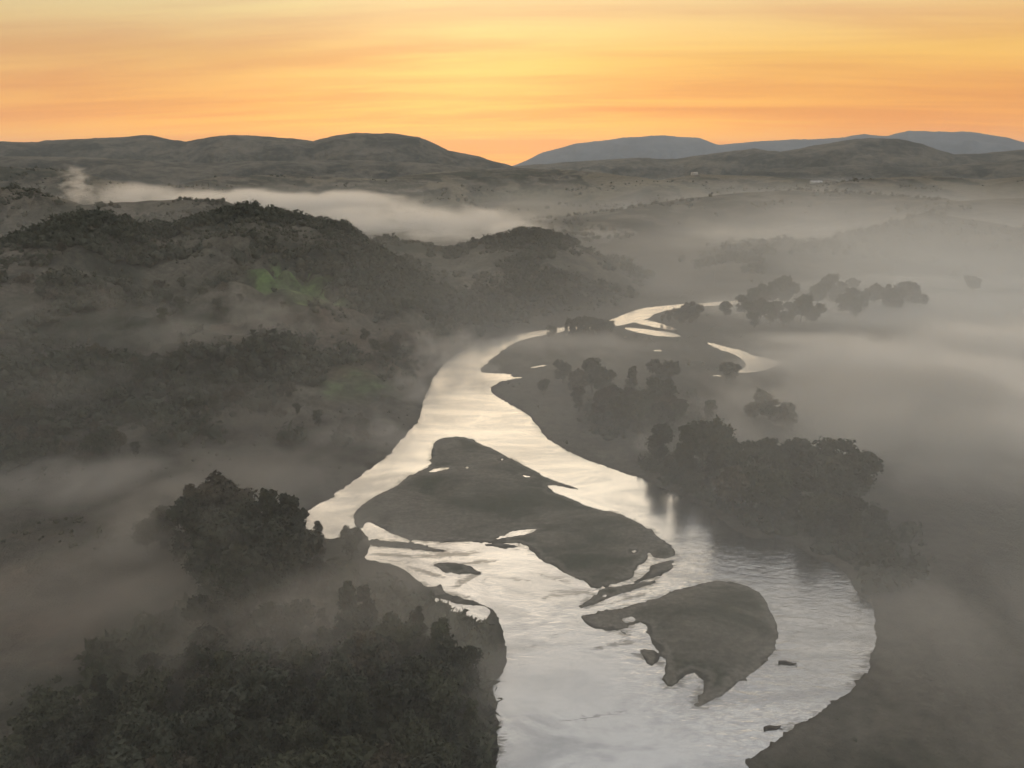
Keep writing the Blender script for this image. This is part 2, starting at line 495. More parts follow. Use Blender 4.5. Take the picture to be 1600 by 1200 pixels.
def mat_water():
    m, n, out = new_mat('river_water')
    tc = n.node('ShaderNodeTexCoord'); v = tc.outputs['Object']
    mp = n.node('ShaderNodeMapping'); n.put(mp.inputs[0], v)
    mp.inputs['Rotation'].default_value = (0, 0, 0.35); mp.inputs['Scale'].default_value = (0.45, 1.0, 1)
    rip = n.noise(mp.outputs[0], 0.55, 3, 0.55, 0.7)
    fine = n.noise(mp.outputs[0], 2.2, 2, 0.5, 0.3)
    big = n.noise(v, 0.018, 3, 0.5, 0.6)
    bend = n.vmath('LENGTH', n.vmath('MULTIPLY', n.vmath('SUBTRACT', v, (70, 150, 0)), (1 / 62, 1 / 75, 0)))
    riffle = n.math('MAXIMUM', n.mapr(big, 0.46, 0.66, 0.06, 0.5), n.mapr(bend, 0.45, 1.0, 1.0, 0.0))
    h = n.math('MULTIPLY', n.math('ADD', rip, n.math('MULTIPLY', fine, 0.3)), riffle)
    st = n.noise(mp.outputs[0], 0.05, 5, 0.62, 1.6)
    col = n.mix(n.mapr(st, 0.32, 0.60), (0.44, 0.445, 0.45), (0.66, 0.66, 0.65))
    ripple_shade = n.noise(mp.outputs[0], 0.9, 3, 0.6, 1.0)
    k = n.math('MULTIPLY', n.mapr(ripple_shade, 0.42, 0.60), riffle)
    col = n.mix(n.math('MULTIPLY', k, 0.42), col, (0.34, 0.34, 0.34))  # dark side of the ripple reflections painted into the water colour
    at = n.node('ShaderNodeAttribute', attribute_name='shoal')
    mp2 = n.node('ShaderNodeMapping'); n.put(mp2.inputs[0], v)
    mp2.inputs['Rotation'].default_value = (0, 0, -0.25); mp2.inputs['Scale'].default_value = (0.35, 1.3, 1)
    fine2 = n.noise(mp2.outputs[0], 0.8, 5, 0.7, 1.2)
    sh = n.mapr(n.math('ADD', n.math('MULTIPLY', at.outputs['Fac'], 0.8), n.math('MULTIPLY', n.math('SUBTRACT', fine2, 0.5), 1.6)), 0.25, 0.62)
    sh = n.math('MULTIPLY', sh, n.mapr(at.outputs['Fac'], 0.02, 0.25))
    col = n.mix(n.math('MULTIPLY', sh, 0.85), col, (0.13, 0.125, 0.11))
    principled(n, out, col, 0.20, 0.5, bump(n, h, 0.45, 0.5), metallic=1.0)
    return m


def mat_leaf(name, ca, cb):
    m, n, out = new_mat(name)
    tc = n.node('ShaderNodeTexCoord'); oi = n.node('ShaderNodeObjectInfo')
    a = n.noise(tc.outputs['Object'], 0.5, 4, 0.7)
    col = n.mix(n.mapr(a, 0.3, 0.7), ca, cb)
    col = n.mix(1.0, col, n.mapr(oi.outputs['Random'], 0.0, 1.0, 0.75, 1.25, False), 'MULTIPLY')
    principled(n, out, col, 0.8, 0.15)
    return m


def mat_plain(name, col, rough=0.9):
    m, n, out = new_mat(name)
    tc = n.node('ShaderNodeTexCoord')
    a = n.noise(tc.outputs['Object'], 1.2, 4, 0.7)
    c = n.mix(n.mapr(a, 0.3, 0.7), tuple(q * 0.75 for q in col), tuple(min(1, q * 1.2) for q in col))
    principled(n, out, c, rough, 0.2)
    return m


def mat_ridge(name, ca, cb, scale):
    m, n, out = new_mat(name)
    tc = n.node('ShaderNodeTexCoord'); v = tc.outputs['Object']
    mp = n.node('ShaderNodeMapping'); n.put(mp.inputs[0], v); mp.inputs['Scale'].default_value = (1, 0.6, 2.5)
    a = n.noise(mp.outputs[0], scale, 7, 0.68, 0.6); b = n.noise(v, scale * 6, 5, 0.7)
    k = n.math('ADD', n.math('MULTIPLY', a, 0.65), n.math('MULTIPLY', b, 0.35))
    col = n.mix(n.mapr(k, 0.4, 0.62), ca, cb)
    principled(n, out, col, 0.95, 0.05, bump(n, b, 0.6, 14))
    return m


M_LAND = mat_land(); M_GRAVEL = mat_gravel(); M_WATER = mat_water()
M_LEAF = [mat_leaf('foliage_olive', (0.036, 0.042, 0.026), (0.080, 0.086, 0.055)), mat_leaf('foliage_dark', (0.030, 0.036, 0.026), (0.062, 0.068, 0.048)),
          mat_leaf('foliage_brown', (0.050, 0.046, 0.034), (0.100, 0.090, 0.064))]
M_BARK = mat_plain('bark', (0.055, 0.045, 0.035))
M_SCRUB = mat_leaf('scrub_foliage', (0.032, 0.038, 0.026), (0.092, 0.092, 0.066))


# ------------------------------------------------------------------ mesh helpers
def mesh_np(name, co, quads=None, tris=None, mat=None, smooth=False, parent=None, mat_idx=None, mats=None):
    me = bpy.data.meshes.new(name)
    co = np.asarray(co, dtype=np.float32)
    nq = 0 if quads is None else len(quads); nt = 0 if tris is None else len(tris)
    me.vertices.add(len(co)); me.vertices.foreach_set('co', co.ravel())
    loops = []
    starts = []
    if nq:
        loops.append(np.asarray(quads, dtype=np.int32).ravel()); starts.append(np.arange(nq) * 4)
    if nt:
        loops.append(np.asarray(tris, dtype=np.int32).ravel()); starts.append(nq * 4 + np.arange(nt) * 3)
    lv = np.concatenate(loops).astype(np.int32); ls = np.concatenate(starts).astype(np.int32)
    me.loops.add(len(lv)); me.loops.foreach_set('vertex_index', lv)
    me.polygons.add(nq + nt); me.polygons.foreach_set('loop_start', ls)
    if smooth:
        me.polygons.foreach_set('use_smooth', np.ones(nq + nt, dtype=bool))
    me.update(calc_edges=True)
    if mats:
        for mm in mats:
            me.materials.append(mm)
        me.polygons.foreach_set('material_index', np.asarray(mat_idx, dtype=np.int32))
    elif mat:
        me.materials.append(mat)
    return me


def link(name, me, parent=None, **props):
    o = bpy.data.objects.new(name, me)
    scene.collection.objects.link(o)
    if parent is not None:
        o.parent = parent
    for k, v in props.items():
        if v:
            o[k] = v
    return o


# ------------------------------------------------------------------ ground
def build_ground():
    rows = [0.5, 20, 40, 60, 75, 88]
    r = 96.0
    while r < 4200:
        rows.append(r)
        step = 1.5 * (CAM_H ** 2 + r * r) / (CAM_H * F)
        r += min(step, 3.5 + 0.008 * r)
    rr = np.array(rows)
    dense = np.linspace(-40, 40, 1050)
    az = np.radians(np.concatenate([np.linspace(-180, -41, 50), dense, np.linspace(41, 180, 50)]))
    Rg, Ag = np.meshgrid(rr, az, indexing='ij')
    X = Rg * np.sin(Ag); Y = Rg * np.cos(Ag)
    s, isl = shore(X, Y)
    Z = height(X, Y, s, isl)
    nr, na = X.shape
    # colour of the ground cover
    n1 = fbm(X, Y, 60, 5, 71); n2 = fbm(X, Y, 160, 4, 77); n3 = fbm(X, Y, 14, 4, 79)
    green = np.array([0.040, 0.048, 0.034]); brown = np.array([0.125, 0.116, 0.094]); dark = np.array([0.026, 0.031, 0.024]); straw = np.array([0.16, 0.145, 0.105])
    meadow = np.array([0.062, 0.060, 0.050]); grass = np.array([0.085, 0.15, 0.035]); pale = np.array([0.10, 0.115, 0.085])
    k = sstep(-0.15, 0.30, n1 + 0.4 * n3)
    hilly = sstep(2.5, 8, Z)
    base = meadow + (np.array([0.095, 0.090, 0.074]) - meadow) * sstep(-0.3, 0.3, n2)[..., None]
    slope = dark + (brown - dark) * k[..., None]
    slope = slope + (green - slope) * (0.5 * sstep(0.0, 0.3, n2))[..., None]
    col = base + (slope - base) * hilly[..., None]
    far = sstep(800, 1400, Rg)
    fields = sstep(0.02, 0.12, fbm(X * 0.6, Y * 0.25, 90, 4, 83)) * far
    col = col + (straw - col) * (0.75 * fields)[..., None]

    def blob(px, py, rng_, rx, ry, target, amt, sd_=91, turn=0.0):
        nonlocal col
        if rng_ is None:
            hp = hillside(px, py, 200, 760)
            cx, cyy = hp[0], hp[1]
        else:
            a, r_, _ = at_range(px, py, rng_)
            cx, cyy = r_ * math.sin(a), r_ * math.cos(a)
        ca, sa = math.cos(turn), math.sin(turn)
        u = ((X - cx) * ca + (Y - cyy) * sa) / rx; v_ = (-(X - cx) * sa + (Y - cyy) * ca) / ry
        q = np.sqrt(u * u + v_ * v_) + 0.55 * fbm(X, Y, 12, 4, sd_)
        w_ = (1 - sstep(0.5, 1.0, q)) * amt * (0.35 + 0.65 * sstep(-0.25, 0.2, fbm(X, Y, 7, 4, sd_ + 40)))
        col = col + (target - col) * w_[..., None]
    # wooded parts of the slopes: dark leafy floor
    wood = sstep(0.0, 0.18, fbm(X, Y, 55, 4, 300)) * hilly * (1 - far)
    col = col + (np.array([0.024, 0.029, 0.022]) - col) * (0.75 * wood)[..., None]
    gul = 1 - np.abs(fbm(X, Y, 34, 4, 310)) * 5
    col = col + (np.array([0.135, 0.125, 0.100]) - col) * (0.5 * np.clip(gul, 0, 1) * hilly * (1 - far))[..., None]
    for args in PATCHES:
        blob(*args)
    wet = 1 - sstep(0, 2.0, s)
    col = col * (1 - 0.35 * wet)[..., None]
    # island number of every point
    ids = np.zeros(X.shape, dtype=np.int32)
    for q, (kname, p) in enumerate(ISLE_POLYS.items()):
        ids[sd(X, Y, p, 3.0) < 1.2] = q + 1
    idx = np.arange(nr * na).reshape(nr, na)
    quads = np.stack([idx[:-1, :-1], idx[:-1, 1:], idx[1:, 1:], idx[1:, :-1]], -1).reshape(-1, 4)
    fs = np.maximum.reduce([s[:-1, :-1], s[:-1, 1:], s[1:, 1:], s[1:, :-1]]).ravel()
    fid = np.maximum.reduce([ids[:-1, :-1], ids[:-1, 1:], ids[1:, 1:], ids[1:, :-1]]).ravel()
    keep = fs > -1.5
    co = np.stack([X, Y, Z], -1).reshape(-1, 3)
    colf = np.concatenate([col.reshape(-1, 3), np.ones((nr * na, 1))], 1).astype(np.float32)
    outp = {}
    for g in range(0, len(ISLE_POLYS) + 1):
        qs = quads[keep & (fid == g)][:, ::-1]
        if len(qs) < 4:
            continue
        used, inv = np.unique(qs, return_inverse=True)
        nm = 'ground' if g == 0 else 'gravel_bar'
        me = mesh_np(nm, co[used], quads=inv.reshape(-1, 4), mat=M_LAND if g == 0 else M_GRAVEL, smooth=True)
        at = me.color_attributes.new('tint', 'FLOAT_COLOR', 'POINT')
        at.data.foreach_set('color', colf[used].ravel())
        if g:
            ed = np.clip(1 - s.ravel()[used] / 5.0 + 0.35 * fbm(co[used][:, 0], co[used][:, 1], 4, 3, 401), 0, 1).astype(np.float32)
            at = me.color_attributes.new('edge', 'FLOAT_COLOR', 'POINT')
            at.data.foreach_set('color', np.repeat(ed[:, None], 4, 1).ravel())
        link(nm, me, kind='structure')


PATCHES = []
grass_c = np.array([0.12, 0.19, 0.07]); pale_c = np.array([0.11, 0.15, 0.075]); brown_c = np.array([0.14, 0.105, 0.078]); straw_c = np.array([0.17, 0.155, 0.11])


def ridge_mesh(name, crest, depth_front, depth_back, mat, seed, amp, scale, na=700, nr=60, base=-5.0, label=None):
    ca, cr, cz = line(crest)
    az = np.linspace(ca[0], ca[-1], na)
    t = np.linspace(-1, 1, nr)
    A, T = np.meshgrid(az, t, indexing='ij')
    CR = np.interp(A, ca, cr) ; CZ = np.interp(A, ca, cz)
    Rg = CR + np.where(T < 0, T * depth_front, T * depth_back)
    X = Rg * np.sin(A); Y = Rg * np.cos(A)
    prof = np.where(T < 0, np.cos(T * math.pi / 2) ** 1.4, 0.5 + 0.5 * np.cos(T * math.pi))
    g = 1 - np.abs(fbm(X, Y, scale, 5, seed)) * 2
    env = np.clip((1 - prof) * 3, 0.0, 1) * np.clip(prof * 3, 0, 1)
    Z = base + (CZ - base) * prof - env * amp * np.clip(g, 0, 1) + amp * 0.10 * fbm(X, Y, scale * 0.25, 4, seed + 4)
    idx = np.arange(na * nr).reshape(na, nr)
    quads = np.stack([idx[:-1, :-1], idx[:-1, 1:], idx[1:, 1:], idx[1:, :-1]], -1).reshape(-1, 4)
    me = mesh_np(name, np.stack([X, Y, Z], -1).reshape(-1, 3), quads=quads, mat=mat, smooth=True)
    return link(name, me, kind='structure')


def build_setting():
    build_ground()
    # river: one sheet of water under the banks
    rows = [0.5, 30, 60, 85]
    r = 100.0
    while r < 720:
        rows.append(r)
        r += 3.2 * (CAM_H ** 2 + r * r) / (CAM_H * F)
    az = np.radians(np.concatenate([np.linspace(-180, -42, 30), np.linspace(-24, 30, 420), np.linspace(42, 180, 30)]))
    Rg, Ag = np.meshgrid(np.array(rows), az, indexing='ij')
    X = Rg * np.sin(Ag); Y = Rg * np.cos(Ag)
    s, isl = shore(X, Y)
    nr, na = X.shape
    idx = np.arange(nr * na).reshape(nr, na)
    quads = np.stack([idx[:-1, :-1], idx[1:, :-1], idx[1:, 1:], idx[:-1, 1:]], -1).reshape(-1, 4)
    me = mesh_np('river', np.stack([X, Y, X * 0], -1).reshape(-1, 3), quads=quads, mat=M_WATER)
    # shallow, gravelly water: along the shores and in the shoals between the bars
    sh = sstep(-3.2, -0.2, s) * sstep(-0.25, 0.35, fbm(X, Y, 9, 4, 201)) * 0.6
    for px, py, rx, ry, turn, amt in SHOALS:
        c = ground(px, py)
        ca, sa = math.cos(turn), math.sin(turn)
        u = ((X - c[0]) * ca + (Y - c[1]) * sa); v_ = (-(X - c[0]) * sa + (Y - c[1]) * ca)
        q = np.sqrt((u / rx) ** 2 + (v_ / ry) ** 2)
        st = fbm(u * 0.28, v_, 2.2, 4, 207)
        sh = np.maximum(sh, (1 - sstep(0.3, 1.1, q + 0.35 * fbm(X, Y, 8, 3, 203))) * sstep(-0.25, 0.3, st) * amt)
    at = me.color_attributes.new('shoal', 'FLOAT_COLOR', 'POINT')
    at.data.foreach_set('color', np.repeat(sh.reshape(-1, 1), 4, 1).astype(np.float32).ravel())
    link('river', me, kind='structure')
    # the plain out to the far mountains
    a = np.linspace(0, 2 * math.pi, 97)[:-1]
    ring = []
    for r in (0, 2000, 4000, 8000, 14500):
        ring.append(np.stack([r * np.sin(a), r * np.cos(a), a * 0 - 4.0], -1))
    co = np.concatenate(ring)
    idx = np.arange(5 * 96).reshape(5, 96)
    quads = np.stack([idx[:-1], np.roll(idx, -1, 1)[:-1], np.roll(idx, -1, 1)[1:], idx[1:]], -1).reshape(-1, 4)[:, ::-1]
    me = mesh_np('plain', co, quads=quads, mat=mat_ridge('far_plain', (0.05, 0.05, 0.035), (0.13, 0.12, 0.08), 0.002))
    link('plain', me, kind='structure')
    m1 = mat_ridge('ridge_cover', (0.030, 0.036, 0.034), (0.145, 0.136, 0.110), 0.004)
    m2 = mat_ridge('hazed_mountain_cover', (0.11, 0.14, 0.18), (0.16, 0.19, 0.23), 0.0012)  # pale blue of distant haze is mixed into the mountain colour
    ridge_mesh('ridge', [(-500, 246, 3700), (0, 244, 3600), (150, 247, 3500), (300, 255, 3500), (420, 252, 3500), (560, 250, 3600), (680, 256, 3600), (760, 264, 3700), (860, 272, 3700)],
               900, 900, m1, 5, 60, 300)
    ridge_mesh('ridge', [(-600, 235, 5200), (-200, 226, 5100), (0, 222, 5000), (60, 221, 5000), (130, 217, 5000), (190, 215, 5000), (228, 211, 5000), (255, 216, 4900), (290, 222, 4800), (330, 214, 4700),
                         (370, 212, 4600), (420, 215, 4600), (490, 221, 4600), (520, 213, 4500), (555, 208, 4500), (620, 210, 4500), (655, 214, 4500), (700, 236, 4500),
                         (750, 245, 4600), (800, 261, 4700), (850, 272, 4800)],
               1300, 1400, m1, 15, 90, 420, na=900)
    ridge_mesh('ridge', [(740, 276, 5600), (800, 262, 5500), (860, 255, 5500), (920, 252, 5500), (960, 249, 5500), (1000, 246, 5500), (1040, 250, 5500), (1100, 242, 5400), (1150, 236, 5400),
                         (1180, 233, 5400), (1220, 238, 5300), (1260, 230, 5200), (1310, 221, 5200), (1360, 216, 5200), (1400, 217, 5200), (1440, 226, 5200), (1490, 242, 5300), (1540, 240, 5400), (1600, 234, 5400),
                         (1750, 228, 5400), (2100, 240, 5400)],
               1500, 1500, m1, 25, 90, 420, na=900)
    ridge_mesh('ridge', [(1160, 268, 4300), (1250, 262, 4300), (1330, 258, 4300), (1450, 262, 4300), (1520, 256, 4200), (1600, 250, 4200), (1750, 246, 4200), (2100, 250, 4200)],
               900, 1000, m1, 29, 60, 300)
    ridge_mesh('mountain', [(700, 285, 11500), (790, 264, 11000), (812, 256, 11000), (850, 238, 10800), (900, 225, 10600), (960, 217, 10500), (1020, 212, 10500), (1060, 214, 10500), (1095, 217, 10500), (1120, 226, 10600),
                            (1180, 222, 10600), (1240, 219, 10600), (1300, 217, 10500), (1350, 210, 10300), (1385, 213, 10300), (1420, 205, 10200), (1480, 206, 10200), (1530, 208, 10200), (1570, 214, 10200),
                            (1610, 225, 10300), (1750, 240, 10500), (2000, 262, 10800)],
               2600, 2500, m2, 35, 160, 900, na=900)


def land_patches():
    P = PATCHES
    P.append((450, 446, None, 26, 30, grass_c, 1.0, 91, -0.3))
    P.append((488, 464, None, 20, 24, grass_c * 0.9, 1.0, 92, -0.5))
    P.append((556, 592, None, 18, 24, pale_c * 1.1, 0.9, 93, 0.0))
    P.append((520, 560, None, 60, 40, brown_c, 0.55, 94, 0.0))
    P.append((600, 520, None, 50, 40, brown_c, 0.55, 95, 0.0))
    P.append((90, 930, 195, 60, 34, np.array([0.115, 0.090, 0.070]), 0.8, 96, 0.0))
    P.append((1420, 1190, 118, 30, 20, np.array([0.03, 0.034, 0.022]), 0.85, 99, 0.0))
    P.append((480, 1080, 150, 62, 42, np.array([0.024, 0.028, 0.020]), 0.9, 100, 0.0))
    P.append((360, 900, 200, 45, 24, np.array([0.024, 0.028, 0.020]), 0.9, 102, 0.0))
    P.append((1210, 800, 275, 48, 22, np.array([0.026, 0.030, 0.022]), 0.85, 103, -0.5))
    P.append((930, 285, 2500, 420, 160, straw_c, 0.7, 97, 0.0))
    P.append((860, 560, 410, 70, 30, np.array([0.11, 0.10, 0.08]), 0.5, 98, 0.0))


land_patches()
build_setting()


# ------------------------------------------------------------------ trees
def tube(pts, rads, sides=7):
    vs = []; qs = []
    for i, (p, r) in enumerate(zip(pts, rads)):
        p = np.array(p)
        d = np.array(pts[min(i + 1, len(pts) - 1)]) - np.array(pts[max(i - 1, 0)])
        d = d / (np.linalg.norm(d) + 1e-9)
        u = np.cross(d, [0.3, 1, 0.1]); u /= np.linalg.norm(u); v = np.cross(d, u)
        for k in range(sides):
            a = 2 * math.pi * k / sides
            vs.append(p + r * (math.cos(a) * u + math.sin(a) * v))
    for i in range(len(pts) - 1):
        for k in range(sides):
            a = i * sides + k; b = i * sides + (k + 1) % sides
            qs.append((a, b, b + sides, a + sides))
    return np.array(vs), np.array(qs)


_ico = None


def ico():
    global _ico
    if _ico is None:
        import bmesh
        bm = bmesh.new(); bmesh.ops.create_icosphere(bm, subdivisions=2, radius=1.0)
        _ico = (np.array([v.co[:] for v in bm.verts]), np.array([[v.index for v in f.verts] for f in bm.faces])); bm.free()
    return _ico


def crown_mesh(name, H, W, shape, clumps, leaves, leaf, seed, mat):
    """crown made of leaf clumps on a lobed envelope; shape: round / tall / spread / flat"""
    r_ = np.random.default_rng(seed)
    cs = []
    for i in range(clumps):
        a = r_.uniform(0, 2 * math.pi); u = r_.uniform(0, 1)
        if shape == 'tall':
            u = (i + r_.random()) / clumps
            h = 0.14 + 0.84 * u; env = 0.55 + 0.45 * math.sin(min(h * 1.15, 1) * math.pi)
            rad = W * env * math.sqrt(r_.uniform(0.0, 1)) * 0.62; cr = W * r_.uniform(0.34, 0.52) * (1.15 - 0.6 * h)
        elif shape == 'spread':
            h = 0.42 + 0.55 * u; env = math.sqrt(max(0.05, 1 - ((h - 0.62) / 0.45) ** 2))
            rad = W * env * math.sqrt(r_.uniform(0.1, 1)); cr = W * r_.uniform(0.20, 0.34)
        else:
            h = 0.20 + 0.76 * u; env = math.sqrt(max(0.03, 1 - ((h - 0.52) / 0.52) ** 2))
            rad = W * env * math.sqrt(r_.uniform(0.1, 1)) * 0.9; cr = W * r_.uniform(0.24, 0.38)
        lob = 1 + 0.18 * math.sin(a * 3 + seed) + 0.1 * math.sin(a * 5 + 2 * seed)
        cs.append((rad * lob * math.cos(a), rad * lob * math.sin(a), H * h - cr * 0.5, cr))
    if shape != 'tall':
        cs = []
        limbs = []
        for k in range(int(r_.integers(4, 7))):
            a = k * 2.4 + r_.uniform(-0.5, 0.5); dd = W * r_.uniform(0.15, 0.62)
            limbs.append((dd * math.cos(a), dd * math.sin(a), H * r_.uniform(0.62, 0.86), W * r_.uniform(0.34, 0.52)))
        limbs[0] = (limbs[0][0] * 0.3, limbs[0][1] * 0.3, H * 0.84, W * 0.42)
        low = 0.42 if shape == 'spread' else 0.22
        for i in range(clumps):
            lx, ly, lh, lr = limbs[i % len(limbs)]
            q = r_.normal(size=3); q /= np.linalg.norm(q); q *= r_.uniform(0.45, 1.0)
            zz = lh + q[2] * lr * 0.9
            if i % 3 == 0:
                zz = H * r_.uniform(low, 0.6)
            cs.append((lx + q[0] * lr, ly + q[1] * lr, max(H * low, zz), W * r_.uniform(0.13, 0.27)))
    V = []; T = []; off = 0
    iv, it = ico()
    for (x, y, z, cr) in cs:
        d = 0.60 + 0.22 * r_.random((len(iv), 1))
        v = iv * cr * d * np.array([1, 1, 0.85]) + np.array([x, y, z])
        V.append(v); T.append(it + off); off += len(v)
        n = leaves
        dr = r_.normal(size=(n, 3)); dr /= np.linalg.norm(dr, axis=1, keepdims=True)
        dr[:, 2] = np.where(dr[:, 2] < -0.5, -dr[:, 2], dr[:, 2])
        rad = cr * (0.62 + 0.85 * r_.random((n, 1)) ** 1.8)
        c = dr * rad * np.array([1, 1, 0.9]) + np.array([x, y, z])
        e1 = r_.normal(size=(n, 3)); e1 /= np.linalg.norm(e1, axis=1, keepdims=True)
        e2 = np.cross(e1, dr); e2 /= (np.linalg.norm(e2, axis=1, keepdims=True) + 1e-6)
        sz = leaf * (0.6 + 0.8 * r_.random((n, 1)))
        q = np.stack([c - e1 * sz, c + e2 * sz * 0.6, c + e1 * sz, c - e2 * sz * 0.6], 1).reshape(-1, 3)
        ii = np.arange(n) * 4 + off
        V.append(q); T.append(np.stack([ii, ii + 1, ii + 2], -1)); T.append(np.stack([ii, ii + 2, ii + 3], -1)); off += n * 4
    me = mesh_np(name, np.concatenate(V), tris=np.concatenate(T), mat=mat)
    return me, cs


def trunk_mesh(H, cs, seed, spread):
    r_ = np.random.default_rng(seed)
    top = H * (0.62 if spread else 0.75)
    pts = [(0, 0, -0.6), (0.02 * H * r_.normal(), 0.02 * H * r_.normal(), top * 0.3), (0.03 * H * r_.normal(), 0.03 * H * r_.normal(), top * 0.65), (0, 0, top)]
    V, Q = tube(pts, [0.030 * H, 0.022 * H, 0.016 * H, 0.006 * H])
    V = [V]; Q = [Q]; off = len(V[0])
    for c in cs[::max(1, len(cs) // 7)][:7]:
        h0 = top * r_.uniform(0.3, 0.75)
        v, q = tube([(0, 0, h0), (c[0] * 0.5, c[1] * 0.5, (h0 + c[2]) / 2 + 0.3), (c[0], c[1], c[2])], [0.011 * H, 0.008 * H, 0.003 * H], 5)
        V.append(v); Q.append(q + off); off += len(v)
    return mesh_np('trunk', np.concatenate(V), quads=np.concatenate(Q), mat=M_BARK, smooth=True)


KINDS = {}
for nm, H, W, shape, cl, lv, lf, mt in [('poplar_tree', 20, 3.6, 'tall', 34, 150, 0.45, 1), ('poplar_tree', 22, 4.2, 'tall', 40, 150, 0.5, 0),
                                         ('willow_tree', 16, 6.5, 'round', 72, 110, 0.5, 0), ('willow_tree', 15, 7.2, 'round', 80, 110, 0.5, 1), ('willow_tree', 17, 5.4, 'round', 66, 110, 0.5, 1),
                                         ('broad_tree', 15, 8.0, 'spread', 72, 110, 0.5, 0), ('broad_tree', 13, 6.6, 'spread', 60, 110, 0.5, 2),
                                         ('bush', 5, 3.4, 'round', 22, 70, 0.36, 0), ('bush', 4, 3.8, 'round', 22, 70, 0.36, 2)]:
    sd_ = len(KINDS) * 13 + sum(len(v) for v in KINDS.values()) * 7 + 5
    cm, cs = crown_mesh('crown', H, W, shape, cl, lv, lf, sd_, M_LEAF[mt])
    tm = trunk_mesh(H, cs, sd_, shape == 'spread')
    KINDS.setdefault(nm, []).append((cm, tm, H))


def put_tree(kind, x, y, h, label, group=None, var=None, z=None, lean=0.0):
    v = KINDS[kind]
    cm, tm, H = v[var % len(v)] if var is not None else random.choice(v)
    if z is None:
        z = float(height(np.array([x]), np.array([y]))[0])
    root = bpy.data.objects.new(kind, None)
    root.empty_display_size = 1.0
    scene.collection.objects.link(root)
    k = h / H
    root.location = (x, y, z - 0.2)
    root.rotation_euler = (lean * random.uniform(-1, 1), lean * random.uniform(-1, 1), random.uniform(0, 6.28))
    root.scale = (k * random.uniform(0.9, 1.12), k * random.uniform(0.9, 1.12), k)
    root['label'] = label
    root['category'] = 'bush' if kind == 'bush' else 'tree'
    if group:
        root['group'] = group
    for nm, me in (('crown', cm), ('trunk', tm)):
        o = bpy.data.objects.new(nm, me)
        scene.collection.objects.link(o)
        o.parent = root
    return root


def base_xy(px, py_top, h, z0=1.0):
    """foot of a tree whose TOP is seen at the pixel"""
    p = ground(px, py_top, z0 + h)
    return p[0], p[1]


def T(kind, px, py, h, label, group=None, var=None, lean=0.05):
    if group:
        label = say(label, kind, px, py, h)
    x, y = base_xy(px, py, h)
    return put_tree(kind, x, y, h, label, group, var, lean=lean)


def say(label, kind, px, py, h):
    """the look of the tree and its place in its grove"""
    look = {'willow_tree': 'rounded', 'poplar_tree': 'upright', 'broad_tree': 'spreading', 'bush': 'low'}[kind]
    if label not in ROWS:
        return look + ' ' + label
    y0, y1, where, x0, x1 = ROWS[label]
    row = 'back' if py < y0 else ('front' if py > y1 else 'middle')
    side = 'left' if px < x0 else ('right' if px > x1 else 'centre')
    return f'{look} tree, {row} row, {side} of {where}'


ROWS = {
    'fore': (835, 880, 'the foreground grove by the left channel', 330, 410),
    'lower': (1020, 1120, 'the dark grove on the near left bank', 380, 560),
    'right': (715, 785, 'the grove behind the outer river bend', 1150, 1260),
    'copse': (600, 622, 'the ghostly copse on the misty plain', 960, 1030),
    'line': (445, 467, 'the far tree line in the fog', 1220, 1330),
    'edge': (1050, 1120, 'the grove edge along the near river', 700, 730),
    'corner': (1125, 1185, 'the dim trees in the lower left corner', 70, 140),
}

# trees on the left bank in the foreground (top of the crown in the photograph)
T('broad_tree', 332, 750, 19, 'pale thin-crowned spreading tree rising out of the mist above the dark foreground grove', var=1)
T('poplar_tree', 412, 766, 24, 'tallest dark tree of the foreground grove, upright leafy shoots beside the left river channel', var=1)
T('poplar_tree', 395, 778, 20, 'narrow leaning shoot just left of the tallest dark tree in the foreground grove', var=0)
T('poplar_tree', 447, 772, 23, 'dark upright tree on the river side of the tallest tree in the foreground grove', var=0)
T('willow_tree', 462, 786, 20, 'dark rounded tree at the right shoulder of the foreground grove', var=2)
T('poplar_tree', 494, 815, 12, 'small spiky tree at the very tip of the grove, outlined against the bright river', var=0)
T('willow_tree', 548, 822, 9, 'low dark bushy tree standing alone where the left channel rejoins the river', var=0)
T('willow_tree', 310, 786, 18, 'dark round-topped tree directly below the pale spreading tree', var=1)
T('willow_tree', 370, 790, 17, 'grey rounded tree between the pale spreading tree and the tall dark shoots', var=0)
T('willow_tree', 252, 795, 12, 'faint misty tree at the left end of the foreground grove', var=1)
T('broad_tree', 222, 812, 10, 'faintest far-left tree of the grove, almost lost in mist', var=0)
GRP = 'trees massed in the foreground grove'
for px, py, h, k in [(350, 815, 18, 'willow_tree'), (395, 812, 19, 'willow_tree'), (430, 808, 20, 'poplar_tree'), (465, 820, 18, 'willow_tree'), (330, 850, 14, 'willow_tree'),
                     (375, 850, 16, 'poplar_tree'), (420, 850, 17, 'willow_tree'), (470, 855, 14, 'willow_tree'), (340, 890, 13, 'willow_tree'),
                     (370, 895, 14, 'willow_tree'), (430, 895, 14, 'willow_tree'), (490, 870, 10, 'willow_tree')]:
    T(k, px, py, h, 'fore', GRP)
